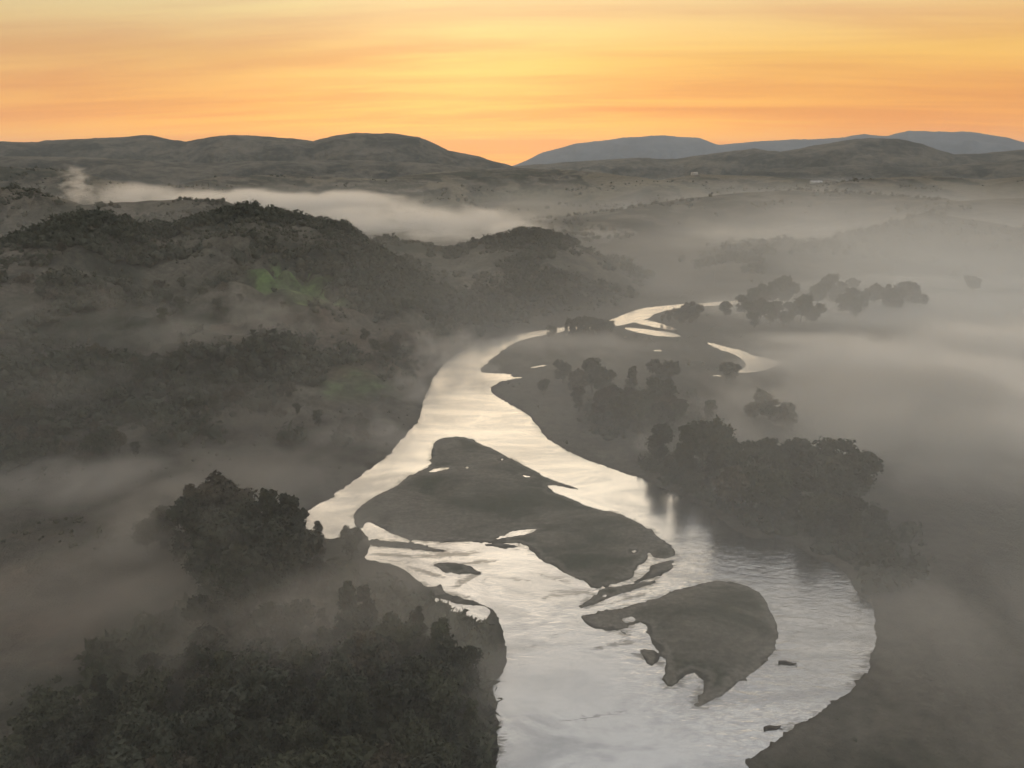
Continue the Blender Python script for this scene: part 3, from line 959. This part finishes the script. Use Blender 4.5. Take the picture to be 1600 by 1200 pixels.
# second grove, lower, towards the bottom edge
T('poplar_tree', 548, 912, 17, 'tall upright tree heading the lower grove beside the shoal channel', var=1)
T('poplar_tree', 575, 915, 16, 'upright tree just right of the head of the lower grove', var=0)
T('poplar_tree', 650, 948, 15, 'upright tree of the lower grove nearest the bright side pool', var=0)
T('poplar_tree', 690, 968, 15, 'upright tree at the right shoulder of the lower grove, next to the grey mudbank', var=1)
T('willow_tree', 75, 1080, 12, 'rounded misty tree at the lower left corner below the brown field', var=0)
T('poplar_tree', 152, 1060, 14, 'small pointed tree standing at the edge of the brown field', var=0)
T('willow_tree', 330, 935, 13, 'dark rounded tree alone in the mist between the two foreground groves', var=1)
GRP2 = 'trees of the lower grove along the left bank'
for i in range(74):
    for _ in range(40):
        px = random.uniform(180, 770); py = random.uniform(930, 1230)
        lo = 920 + max(0, (px - 540)) * 0.35 + max(0, 480 - px) * 0.42
        if py > lo and px < 600 + (py - 900) * 0.55 and px < 745:
            break
    hh = random.uniform(9, 14)
    x, y = base_xy(px, py, hh)
    ss = shore(np.array([x]), np.array([y]))[0][0]
    if ss > 4:
        kd = random.choice(['willow_tree', 'willow_tree', 'poplar_tree', 'poplar_tree', 'broad_tree'])
        put_tree(kd, x, y, hh, say('lower', kd, px, py, hh), GRP2, lean=0.05)
for px, py, h in [(110, 1110, 10), (40, 1120, 10), (90, 1150, 10), (180, 1120, 10), (10, 1160, 10), (140, 1190, 9), (60, 1210, 9), (230, 1180, 10)]:
    T('willow_tree', px, py, h, 'corner', 'trees in the lower left corner')

for px, py, h in [(700, 1005, 12), (722, 1045, 11), (735, 1090, 10), (690, 1060, 12), (700, 1110, 11), (742, 1150, 9), (690, 1170, 10), (715, 1205, 10), (760, 1200, 8), (650, 1040, 12), (640, 1110, 12)]:
    T(random.choice(['willow_tree', 'poplar_tree']), px, py, h, 'edge', 'trees on the river edge of the lower grove')

# right bank grove behind the bend
T('willow_tree', 1036, 658, 17, 'small dark knob-topped tree at the left end of the right bank grove', var=2)
T('poplar_tree', 1076, 664, 19, 'squarish dark tree second from the left in the right bank grove', var=1)
T('broad_tree', 1103, 662, 18, 'broad pale-topped tree of the right bank grove, behind the squarish one', var=0)
T('willow_tree', 1141, 683, 15, 'small round treetop in the dip of the right bank grove', var=0)
T('willow_tree', 1202, 679, 16, 'round treetop at the middle of the right bank grove', var=2)
T('willow_tree', 1252, 680, 17, 'pointed dark treetop right of the middle of the right bank grove', var=2)
T('willow_tree', 1312, 692, 20, 'largest rounded tree at the right end of the right bank grove', var=1)
T('willow_tree', 1342, 712, 17, 'last rounded tree of the right bank grove, sloping down into mist', var=0)
GRP3 = 'trees massed in the right bank grove'
for px, py, h in [(1060, 700, 15), (1090, 705, 15), (1120, 700, 15), (1150, 705, 15), (1180, 694, 15), (1215, 700, 15), (1240, 700, 16), (1275, 702, 16), (1300, 715, 16), (1328, 735, 15), (1285, 735, 15),
                  (1250, 735, 15), (1215, 735, 15), (1180, 732, 15), (1150, 735, 14), (1115, 735, 14), (1085, 730, 13), (1110, 765, 11), (1140, 770, 12), (1170, 770, 13), (1205, 770, 13), (1240, 770, 13),
                  (1280, 770, 13), (1315, 768, 13), (1160, 800, 9), (1215, 802, 9), (1265, 805, 9), (1340, 800, 10), (1325, 850, 7), (1370, 790, 10)]:
    x, y = base_xy(px, py, h)
    if shore(np.array([x]), np.array([y]))[0][0] > 2.5:
        kd = random.choice(['willow_tree', 'willow_tree', 'broad_tree', 'willow_tree', 'poplar_tree'])
        put_tree(kd, x, y, h, say('right', kd, px, py, h), GRP3, lean=0.05)

# middle of the plain
T('willow_tree', 928, 553, 18, 'tall cone-topped tree behind the gravel inlet, left of the middle copse', var=2)
T('poplar_tree', 987, 570, 17, 'dark square-topped tree standing clear above the middle copse', var=1)
T('willow_tree', 1033, 590, 17, 'rounded tree right of the dark square-topped one in the middle copse', var=0)
T('willow_tree', 1040, 561, 15, 'pale ghostly wide tree behind the middle copse', var=1)
T('willow_tree', 880, 562, 11, 'low rounded tree at the left end of the middle copse', var=1)
T('willow_tree', 1139, 567, 10, 'lone faint tree at the near end of the golden side channel', var=1)
GRP4 = 'trees massed in the middle copse'
for px, py, h in [(905, 580, 12), (940, 575, 14), (905, 600, 12), (960, 598, 15), (985, 600, 14), (1010, 608, 14), (1045, 615, 13), (970, 620, 13), (1000, 625, 12), (1030, 630, 12), (850, 590, 8),
                  (1060, 625, 11), (945, 610, 13), (1110, 620, 10), (1195, 612, 12), (1215, 625, 12), (1180, 625, 10), (1235, 640, 10)]:
    T(random.choice(['willow_tree', 'willow_tree', 'broad_tree']), px, py, h, 'copse', GRP4)

# far bank rows
T('willow_tree', 863, 509, 8, 'small square tree on the shore left of the far copse, against the water', var=1)
T('poplar_tree', 885, 503, 9, 'narrow tree between the lone shore tree and the far copse', var=0)
GRP5 = 'trees of the far copse where the river turns'
for px, py, h in [(896, 499, 11), (906, 497, 12), (917, 495, 12), (928, 497, 10), (937, 500, 11), (951, 500, 10), (943, 503, 8)]:
    T('willow_tree', px, py, h, 'small tree of the far copse on the point where the river turns', GRP5)
GRP6 = 'trees on the spit between the far channels'
for px, py, h in [(1036, 489, 6), (1047, 484, 8), (1058, 481, 9), (1070, 475, 13), (1079, 472, 14), (1089, 476, 12), (1064, 488, 8), (1082, 488, 8)]:
    T('willow_tree', px, py, h, 'dark tree on the spit between the two far channels', GRP6)
T('willow_tree', 1134, 472, 11, 'lone upright tree in front of the farthest gleam of the river', var=1)
T('broad_tree', 1524, 431, 16, 'isolated flat-topped tree rising from the fog bank at the right edge', var=0)
T('broad_tree', 1255, 461, 20, 'domed spreading tree in front of the far tree line', var=0)
T('broad_tree', 1297, 429, 21, 'wide-topped tree, tallest of the far tree line', var=0)
T('willow_tree', 1332, 447, 21, 'dense dark tree at the middle of the far tree line', var=2)
T('poplar_tree', 1387, 444, 19, 'narrow upright tree in the right half of the far tree line', var=0)
T('willow_tree', 1418, 441, 19, 'big rounded tree closing the right end of the far tree line', var=1)
T('broad_tree', 1368, 447, 17, 'pale flat-topped tree half sunk in fog in the far tree line', var=1)
GRP7 = 'trees of the far tree line in the fog'
for px, py, h in [(1180, 449, 18), (1195, 444, 19), (1210, 438, 19), (1222, 432, 21), (1232, 440, 18), (1175, 470, 15), (1190, 468, 16), (1205, 470, 16), (1215, 466, 16), (1240, 472, 13), (1275, 474, 14), (1262, 478, 12),
                  (1280, 442, 20), (1310, 440, 18), (1340, 462, 16), (1318, 458, 16), (1350, 455, 16), (1402, 450, 17), (1435, 455, 14), (1335, 435, 16), (1165, 462, 14), (1228, 486, 11), (1180, 488, 11)]:
    T(random.choice(['willow_tree', 'broad_tree', 'willow_tree']), px, py, h, 'line', GRP7)


# trees on the hillside: put where the photograph shows dark crowns
LOOK = {'willow_tree': 'dark rounded tree', 'broad_tree': 'spreading tree', 'bush': 'low dense bush', 'poplar_tree': 'upright tree'}
GRP8 = 'trees scattered over the wooded left hillside'
count = 0
clusters = [(60, 640, 90, 60, 22, 'on the lower left slope by the left edge'), (130, 700, 110, 30, 18, 'at the foot of the left slope above the mist band'), (320, 660, 50, 40, 12, 'on the dark lower slope above the foreground grove'),
            (420, 640, 60, 40, 14, 'on the slope between the dark scrub and the river'), (540, 680, 30, 16, 6, 'at the foot of the hill close to the left channel'), (200, 600, 90, 40, 14, 'half way up the left slope'),
            (130, 450, 90, 40, 12, 'high on the far left shoulder of the hill'), (300, 480, 80, 30, 10, 'left of the bright green patch on the hill'), (620, 560, 26, 30, 7, 'on the steep bank above the river bend'),
            (600, 500, 40, 30, 6, 'on the brown spur above the river bend'), (480, 560, 60, 30, 8, 'on the brown slope below the bright green patch'), (360, 580, 60, 30, 8, 'in the gully in the middle of the hillside')]
for cx, cyy, sx, sy, n, where in clusters:
    for i in range(n):
        px = random.gauss(cx, sx * 0.6); py = random.gauss(cyy, sy * 0.6)
        h_ = hillside(px, py, 200, 760)
        if h_ is None or h_[2] < 1.5:
            continue
        kd = random.choice(['willow_tree', 'broad_tree', 'bush', 'willow_tree'])
        put_tree(kd, h_[0], h_[1], random.uniform(4, 8) if kd != 'bush' else random.uniform(3, 5), LOOK[kd] + ' ' + where, GRP8 + ', ' + where, z=h_[2])
for px, py in [(400, 331), (536, 362), (391, 331), (378, 334), (545, 372), (520, 360), (455, 346), (830, 372), (818, 372), (805, 374), (740, 384), (720, 392), (765, 378), (850, 376), (868, 380), (885, 386), (895, 390), (700, 395), (780, 376), (790, 374)]:
    h_ = hillside(px, py, 560, 900)
    if h_ is not None:
        put_tree('willow_tree', h_[0], h_[1], random.uniform(5, 8), 'small round tree breaking the skyline of the near wooded ridge', 'trees on the near skyline', z=h_[2])


# ------------------------------------------------------------------ scrub and woods that nobody could count
def blob_field(name, pts, sizes, mat, seed, leaves=14, big=False):
    """joined mesh of rough leafy tufts"""
    r_ = np.random.default_rng(seed)
    iv, it = ico()
    import bmesh
    bm = bmesh.new(); bmesh.ops.create_icosphere(bm, subdivisions=(2 if big else 1), radius=1.0)
    iv = np.array([v.co[:] for v in bm.verts]); it = np.array([[v.index for v in f.verts] for f in bm.faces]); bm.free()
    n = len(pts)
    k = len(iv)
    jit = 0.65 + 0.5 * r_.random((n, k, 1))
    sc = np.stack([sizes * r_.uniform(0.8, 1.3, n), sizes * r_.uniform(0.8, 1.3, n), sizes * r_.uniform(0.7, 1.15, n)], -1)
    V = iv[None] * jit * sc[:, None, :] + pts[:, None, :]
    V[..., 2] += (sizes * 0.35)[:, None]
    Tt = it[None] + (np.arange(n) * k)[:, None, None]
    V = V.reshape(-1, 3); Tt = Tt.reshape(-1, 3)
    # leaf sprays
    m = leaves
    dr = r_.normal(size=(n, m, 3)); dr /= np.linalg.norm(dr, axis=2, keepdims=True); dr[..., 2] = np.abs(dr[..., 2])
    c = pts[:, None, :] + dr * sc[:, None, :] * r_.uniform(0.8, 1.3, (n, m, 1)); c[..., 2] += (sizes * 0.35)[:, None]
    e1 = r_.normal(size=(n, m, 3)); e1 *= (sizes * 0.28)[:, None, None]
    e2 = r_.normal(size=(n, m, 3)); e2 *= (sizes * 0.28)[:, None, None]
    L = np.stack([c - e1, c + e1, c + e2], 2).reshape(-1, 3)
    LT = np.arange(len(L)).reshape(-1, 3) + len(V)
    me = mesh_np(name, np.concatenate([V, L]), tris=np.concatenate([Tt, LT]), mat=mat)
    return link(name, me, kind='stuff')


def scatter(n, rlo, rhi, azlo, azhi, seed, zmin, thr, scale, smin, smax, rpow=1.0):
    r_ = np.random.default_rng(seed)
    R = rlo + (rhi - rlo) * r_.random(n) ** rpow
    A = np.radians(azlo + (azhi - azlo) * r_.random(n))
    X = R * np.sin(A); Y = R * np.cos(A)
    s, isl = shore(X, Y)
    Z = height(X, Y, s, isl)
    dens = fbm(X, Y, scale, 4, seed + 3)
    ok = (s > 3) & (Z > zmin) & (dens > thr) & (isl > 2)
    # keep the open grass patches open
    for (px, py, rg, rx, ry, _, amt, *_r) in PATCHES[:3] + PATCHES[5:6]:
        if rg is None:
            hp = hillside(px, py, 200, 760)
            qx, qy = hp[0], hp[1]
        else:
            a, r0, _z = at_range(px, py, rg)
            qx, qy = r0 * math.sin(a), r0 * math.cos(a)
        ok &= np.hypot((X - qx) / rx, (Y - qy) / ry) > 0.8
    P = np.stack([X, Y, Z], -1)[ok]
    S = (smin + (smax - smin) * r_.random(len(P)) ** 2)
    return P, S


P, S = scatter(26000, 215, 900, -42, 18, 101, 3.0, 0.04, 45, 0.6, 2.3)
blob_field('scrub', P, S, M_SCRUB, 1, leaves=10)


def woods(n, rlo, rhi, azlo, azhi, seed, smin, smax):
    r_ = np.random.default_rng(seed)
    R = rlo + (rhi - rlo) * r_.random(n); A = np.radians(azlo + (azhi - azlo) * r_.random(n))
    X = R * np.sin(A); Y = R * np.cos(A)
    s, isl = shore(X, Y); Z = height(X, Y, s, isl)
    w_ = fbm(X, Y, 55, 4, 300)
    ok = (s > 3) & (Z > 2.0) & (w_ > 0.03 + 0.06 * r_.random(n)) & (isl > 2)
    for (px, py, rg, rx, ry, _, amt, *_r) in PATCHES[:3]:
        hp = hillside(px, py, 200, 760)
        ok &= np.hypot((X - hp[0]) / rx, (Y - hp[1]) / ry) > 0.8
    return np.stack([X, Y, Z + 1.2], -1)[ok], (smin + (smax - smin) * r_.random(ok.sum()) ** 1.3)


P, S = woods(16000, 215, 900, -42, 18, 131, 1.5, 3.8)
blob_field('woodland', P, S, M_LEAF[1], 7, leaves=26)
r_ = np.random.default_rng(141)
qx = r_.uniform(150, 775, 2600); qy = r_.uniform(880, 1330, 2600)
uv = np.array([ground(a, b) for a, b in zip(qx, qy)])
lo = 905 + np.maximum(0, qx - 540) * 0.35 + np.maximum(0, 420 - qx) * 0.5
s_, _i = shore(uv[:, 0], uv[:, 1])
ok = (qy > lo) & (s_ > 3)
P = np.stack([uv[:, 0], uv[:, 1], height(uv[:, 0], uv[:, 1])], -1)[ok]
blob_field('undergrowth', P, 1.0 + 2.4 * r_.random(len(P)), M_LEAF[0], 8, leaves=30)
c0 = np.array([(1060, 745), (1130, 790), (1200, 812), (1290, 830), (1350, 860), (1380, 900), (960, 650), (1010, 655), (1050, 660)], float)
wd = np.array([26, 40, 42, 42, 34, 26, 34, 34, 30], float)
k = r_.integers(0, len(c0), 500)
q = c0[k] + r_.normal(size=(500, 2)) * np.stack([wd[k], wd[k] * 0.55], -1)
uv = np.array([ground(a, b) for a, b in q])
s_, _i = shore(uv[:, 0], uv[:, 1]); ok = s_ > 2
blob_field('undergrowth', np.stack([uv[:, 0], uv[:, 1], height(uv[:, 0], uv[:, 1])], -1)[ok], 0.8 + 2.2 * r_.random(ok.sum()), M_LEAF[1], 9, leaves=26)

P, S = scatter(9000, 880, 1250, -42, -8, 105, 4.0, -0.1, 60, 1.2, 3.0)
blob_field('scrub', P, S, M_SCRUB, 5, leaves=8)
P, S = scatter(9000, 800, 2600, -40, 40, 111, 3.0, 0.12, 160, 2.5, 6.0)
blob_field('far_woods', P, S, M_SCRUB, 2, leaves=6)
P, S = scatter(7000, 130, 700, -38, 28, 121, 0.0, 0.14, 22, 0.25, 0.9)
blob_field('low_bushes', P, S, M_SCRUB, 3, leaves=10)


# snags lying in the shallow water of the outer bend
def snag(px, py, L, turn, label):
    x, y = ground(px, py)
    root = bpy.data.objects.new('driftwood_log', None)
    scene.collection.objects.link(root)
    root.location = (x, y, 0.1); root.rotation_euler = (0, 0.05, turn)
    root['label'] = label; root['category'] = 'log'
    V, Q = tube([(-L / 2, 0, 0), (-L / 5, 0.2, 0.15), (L / 5, -0.1, 0.2), (L / 2, 0.3, 0.1)], [0.34, 0.28, 0.2, 0.08])
    link('stem', mesh_np('stem', V, quads=Q, mat=M_BARK, smooth=True), root)
    for a, b, c in ((-0.3, 0.9, 0.15), (0.25, -0.7, 0.1)):
        V, Q = tube([(a * L, 0, 0.1), (a * L + 0.4, b * 0.5, c), (a * L + 0.9, b, c)], [0.10, 0.07, 0.03], 5)
        link('branch', mesh_np('branch', V, quads=Q, mat=M_BARK, smooth=True), root)


snag(1231, 1037, 3.6, -0.15, 'dark driftwood log stranded in the rippled bend right of the oval gravel bar')
snag(1208, 1138, 3.4, 0.15, 'dark driftwood log in the water near the lower right bank')


# ------------------------------------------------------------------ far farm buildings
def farm(px, py, r, L, W, H, turn, label, wall, roofc):
    a, r0, z = at_range(px, py, r)
    x, y = r0 * math.sin(a), r0 * math.cos(a)
    z = float(height(np.array([x]), np.array([y]))[0])
    root = link('farm_building', None, label=label, category='building')
    root.location = (x, y, z); root.rotation_euler = (0, 0, turn)
    l, w = L / 2, W / 2
    co = [(-l, -w, -2), (l, -w, -2), (l, w, -2), (-l, w, -2), (-l, -w, H), (l, -w, H), (l, w, H), (-l, w, H), (-l, 0, H + W * 0.28), (l, 0, H + W * 0.28)]
    me = mesh_np('wall', co, quads=[(0, 1, 5, 4), (1, 2, 6, 5), (2, 3, 7, 6), (3, 0, 4, 7)], tris=[(5, 6, 9), (7, 4, 8)], mat=mat_plain('limewash', wall))
    link('wall', me, root)
    e = 0.6; hh = H + W * 0.28 + 0.25
    co = [(-l - e, -w - e, H - 0.25), (l + e, -w - e, H - 0.25), (l + e, 0, hh), (-l - e, 0, hh), (l + e, w + e, H - 0.25), (-l - e, w + e, H - 0.25)]
    co += [(q[0], q[1], q[2] + 0.3) for q in co]
    me = mesh_np('roof', co, quads=[(6, 7, 8, 9), (9, 8, 10, 11), (3, 2, 1, 0), (5, 4, 2, 3), (0, 1, 7, 6), (4, 5, 11, 10), (1, 2, 8, 7), (2, 4, 10, 8), (3, 0, 6, 9), (5, 3, 9, 11)], mat=mat_plain('roof_sheet', roofc))
    link('roof', me, root)
    for k in range(3):
        xx = -l + L * (k + 0.5) / 3
        co = [(xx - 1, -w - 0.05, 1), (xx + 1, -w - 0.05, 1), (xx + 1, -w - 0.05, H - 1), (xx - 1, -w - 0.05, H - 1), (xx - 1, -w + 0.05, 1), (xx + 1, -w + 0.05, 1), (xx + 1, -w + 0.05, H - 1), (xx - 1, -w + 0.05, H - 1)]
        me = mesh_np('window', co, quads=[(0, 1, 2, 3), (7, 6, 5, 4), (0, 4, 5, 1), (3, 2, 6, 7), (0, 3, 7, 4), (1, 5, 6, 2)], mat=mat_plain('dark_glass', (0.05, 0.05, 0.06), 0.2))
        link('window', me, root)


farm(1085, 273, 2880, 22, 10, 6, 0.1, 'tiny pale farm building on the low ridge left of the long white shed', (0.75, 0.72, 0.66), (0.55, 0.5, 0.45))
farm(1276, 277, 2500, 34, 10, 3, 0.0, 'long white shed on the far slope at centre right', (0.6, 0.6, 0.58), (0.6, 0.6, 0.6))
farm(1372, 297, 2100, 14, 9, 5, 0.3, 'small pinkish house on the far slope at the right', (0.75, 0.6, 0.52), (0.5, 0.3, 0.22))


# ------------------------------------------------------------------ air: even haze and drifting mist
def volume_mat(name, col, density, g, builder=None, step=1.0):
    m, n, out = new_mat(name)
    p = n.node('ShaderNodeVolumePrincipled')
    p.inputs['Color'].default_value = (*col, 1)
    p.inputs['Anisotropy'].default_value = g
    n.put(p.inputs['Density'], builder(n) if builder else density)
    n.put(out.inputs['Volume'], p.outputs[0])
    m.cycles.volume_step_rate = step
    return m


def box_mesh(name, lo, hi, mat):
    x0, y0, z0 = lo; x1, y1, z1 = hi
    co = [(x0, y0, z0), (x1, y0, z0), (x1, y1, z0), (x0, y1, z0), (x0, y0, z1), (x1, y0, z1), (x1, y1, z1), (x0, y1, z1)]
    return mesh_np(name, co, quads=[(3, 2, 1, 0), (4, 5, 6, 7), (0, 1, 5, 4), (1, 2, 6, 5), (2, 3, 7, 6), (3, 0, 4, 7)], mat=mat)


link('haze', box_mesh('haze', (-15200, -15100, -9), (15300, 14600, 620), volume_mat('haze_air', (0.86, 0.96, 1.0), 4.9e-5, 0.2)), kind='stuff')


def mist(px, py, r, rad, dens, z=None, nscale=3.0, cover=0.5, turn=0.0, seed=0.0, soft=0.22, step=None, g=0.45, name='mist'):
    """soft-edged drifting bank: an ellipsoid hull, density falls to zero inside it"""
    a, r0, z0 = at_range(px, py, r)
    c = (r0 * math.sin(a), r0 * math.cos(a), z if z is not None else z0)
    mx = max(rad)

    def dfn(n):
        tc = n.node('ShaderNodeTexCoord')
        v = n.vmath('MULTIPLY', tc.outputs['Object'], (1 / rad[0], 1 / rad[1], 1 / rad[2]))
        ln = n.vmath('LENGTH', v)
        edge = n.mapr(ln, 0.15, 0.98, 1.0, 0.0)
        vv = n.vmath('ADD', n.vmath('MULTIPLY', v, (rad[0] / mx * 1.0, rad[1] / mx * 0.8, max(rad[2] / mx * 2.0, 0.25))), (seed * 3.7, seed * 1.3, seed))
        nz = n.noise(vv, nscale, 3.0, 0.55, 0.5)
        k = n.math('ADD', nz, n.math('MULTIPLY', n.math('SUBTRACT', edge, 1.0), 0.42))
        body = n.mapr(k, cover - soft, cover + soft, 0.0, 1.0)
        return n.math('MULTIPLY', n.math('MULTIPLY', body, edge), dens * MIST_K)
    st = step if step else 1.0
    m = volume_mat('mist_air', (0.99, 0.985, 0.95), dens, g, dfn, st)
    import bmesh
    bm = bmesh.new(); bmesh.ops.create_icosphere(bm, subdivisions=3, radius=1.02)
    for v in bm.verts:
        v.co = Vector((v.co.x * rad[0], v.co.y * rad[1], v.co.z * rad[2]))
    me = bpy.data.meshes.new(name); bm.to_mesh(me); bm.free()
    me.materials.append(m)
    o = link(name, me, kind='stuff')
    o.location = c; o.rotation_euler = (0, 0, turn)
    return o


def valley_air():
    def dfn(n):
        tc = n.node('ShaderNodeTexCoord')
        sep = n.node('ShaderNodeSeparateXYZ'); n.put(sep.inputs[0], tc.outputs['Object'])
        x, y, z = sep.outputs
        fall = n.math('EXPONENT', n.math('MULTIPLY', n.math('MAXIMUM', z, 0.0), -1 / 34.0))
        # thicker over the open plain east of the river, thinner far up the valley
        east = n.math('MULTIPLY', n.mapr(n.math('SUBTRACT', x, n.math('MULTIPLY', y, 0.12)), -60.0, 240.0, 0.95, 3.0), n.mapr(y, 480.0, 1100.0, 1.0, 0.26))
        nz = n.noise(tc.outputs['Object'], 0.0042, 3.0, 0.55, 0.4)
        k = n.mapr(nz, 0.32, 0.68, 0.35, 1.7)
        ex = n.mapr(n.math('ABSOLUTE', x), 1200.0, 1780.0, 1.0, 0.0)
        ey = n.mapr(y, 2200.0, 3150.0, 1.0, 0.0)
        ez = n.mapr(z, 60.0, 88.0, 1.0, 0.0)
        d = n.math('MULTIPLY', n.math('MULTIPLY', fall, k), n.math('MULTIPLY', n.math('MULTIPLY', ex, ey), ez))
        return n.math('MULTIPLY', n.math('MULTIPLY', d, east), VALLEY)
    link('mist', box_mesh('mist', (-1800, -700, -6), (1800, 3200, 90), volume_mat('valley_air', (0.93, 0.965, 0.95), 0.001, 0.25, dfn, 0.2)), kind='stuff')


VALLEY = 0.0027
MIST_K = 5.0
valley_air()
#    px    py   range  radii            density
mist(1640, 560, 450, (235, 170, 34), 0.036, z=0, nscale=4.4, cover=0.40, soft=0.2, seed=1, step=0.34)          # fog bank over the right-hand plain
mist(1560, 470, 640, (300, 150, 14), 0.024, z=0, nscale=2.6, cover=0.34, seed=2, step=0.34)
mist(1500, 700, 340, (150, 130, 34), 0.032, z=0, nscale=3.6, cover=0.38, soft=0.2, seed=3, step=0.41)
mist(1300, 660, 330, (85, 52, 28), 0.026, z=0, nscale=3.4, cover=0.40, soft=0.18, seed=4, step=0.41)
mist(250, 860, 212, (34, 34, 26), 0.0090, z=4, nscale=3.0, cover=0.40, soft=0.16, seed=51, step=0.4)
mist(1210, 770, 280, (95, 52, 24), 0.0115, z=0, nscale=3.8, cover=0.38, soft=0.15, seed=24, step=0.47)           # wisps through the right bank grove
mist(800, 352, 1200, (330, 240, 34), 0.0060, z=6, nscale=5.0, cover=0.44, soft=0.16, seed=45, step=0.32)
mist(620, 335, 1400, (480, 330, 50), 0.0065, z=12, nscale=5.5, cover=0.45, soft=0.15, seed=5, step=0.34)        # sheet behind the near ridge
mist(440, 300, 1750, (520, 330, 50), 0.0065, z=32, nscale=4.5, cover=0.43, soft=0.17, seed=6, step=0.34)
mist(240, 308, 1100, (190, 110, 32), 0.0065, z=66, nscale=3.4, cover=0.42, soft=0.16, seed=7, step=0.47)
mist(120, 290, 900, (36, 34, 40), 0.010, nscale=3.6, cover=0.48, soft=0.14, seed=8, step=0.54)                    # plume over the left slope
mist(1250, 370, 1150, (420, 300, 34), 0.0010, z=12, nscale=6.0, cover=0.53, seed=9, step=0.34)
mist(1450, 445, 760, (250, 80, 13), 0.012, z=3, nscale=3.6, cover=0.42, seed=10, step=0.41)
mist(700, 560, 385, (62, 60, 32), 0.0075, z=6, nscale=3.8, cover=0.47, seed=11, soft=0.14, step=0.34)  # steam rising on the outer left bank
mist(640, 620, 330, (34, 40, 26), 0.0075, z=4, nscale=3.4, cover=0.46, seed=31, soft=0.14, step=0.41)
mist(560, 715, 268, (70, 38, 28), 0.0065, z=3, nscale=3.8, cover=0.46, seed=12, soft=0.14, step=0.34)
mist(250, 770, 245, (150, 42, 30), 0.0065, z=3, nscale=4.6, cover=0.45, seed=13, soft=0.14, step=0.34)
mist(130, 560, 400, (180, 110, 46), 0.0017, z=26, nscale=5.5, cover=0.50, seed=14, soft=0.13, step=0.30)
mist(430, 560, 395, (110, 90, 44), 0.0017, z=24, nscale=4.6, cover=0.50, seed=15, soft=0.13, step=0.30)
mist(300, 660, 300, (150, 60, 36), 0.0016, z=16, nscale=5.0, cover=0.50, seed=35, soft=0.13, step=0.30)
mist(400, 960, 175, (120, 60, 34), 0.0046, z=6, nscale=4.2, cover=0.42, seed=16, soft=0.15, step=0.34)  # veil over the foreground groves
mist(450, 1120, 140, (110, 44, 34), 0.0068, z=6, nscale=4.2, cover=0.42, seed=21, soft=0.15, step=0.34)
mist(100, 960, 185, (80, 55, 22), 0.0030, z=3, nscale=3.4, cover=0.42, seed=17, soft=0.15, step=0.41)
mist(1500, 1000, 175, (95, 75, 22), 0.0035, z=2, nscale=3.4, cover=0.40, seed=18, soft=0.15, step=0.41)
mist(1150, 870, 235, (30, 26, 22), 0.0060, z=4, nscale=3.4, cover=0.47, seed=19, soft=0.13, step=0.41)
mist(900, 570, 430, (120, 60, 16), 0.0045, z=2, nscale=4.0, cover=0.42, seed=20, soft=0.15, step=0.41)
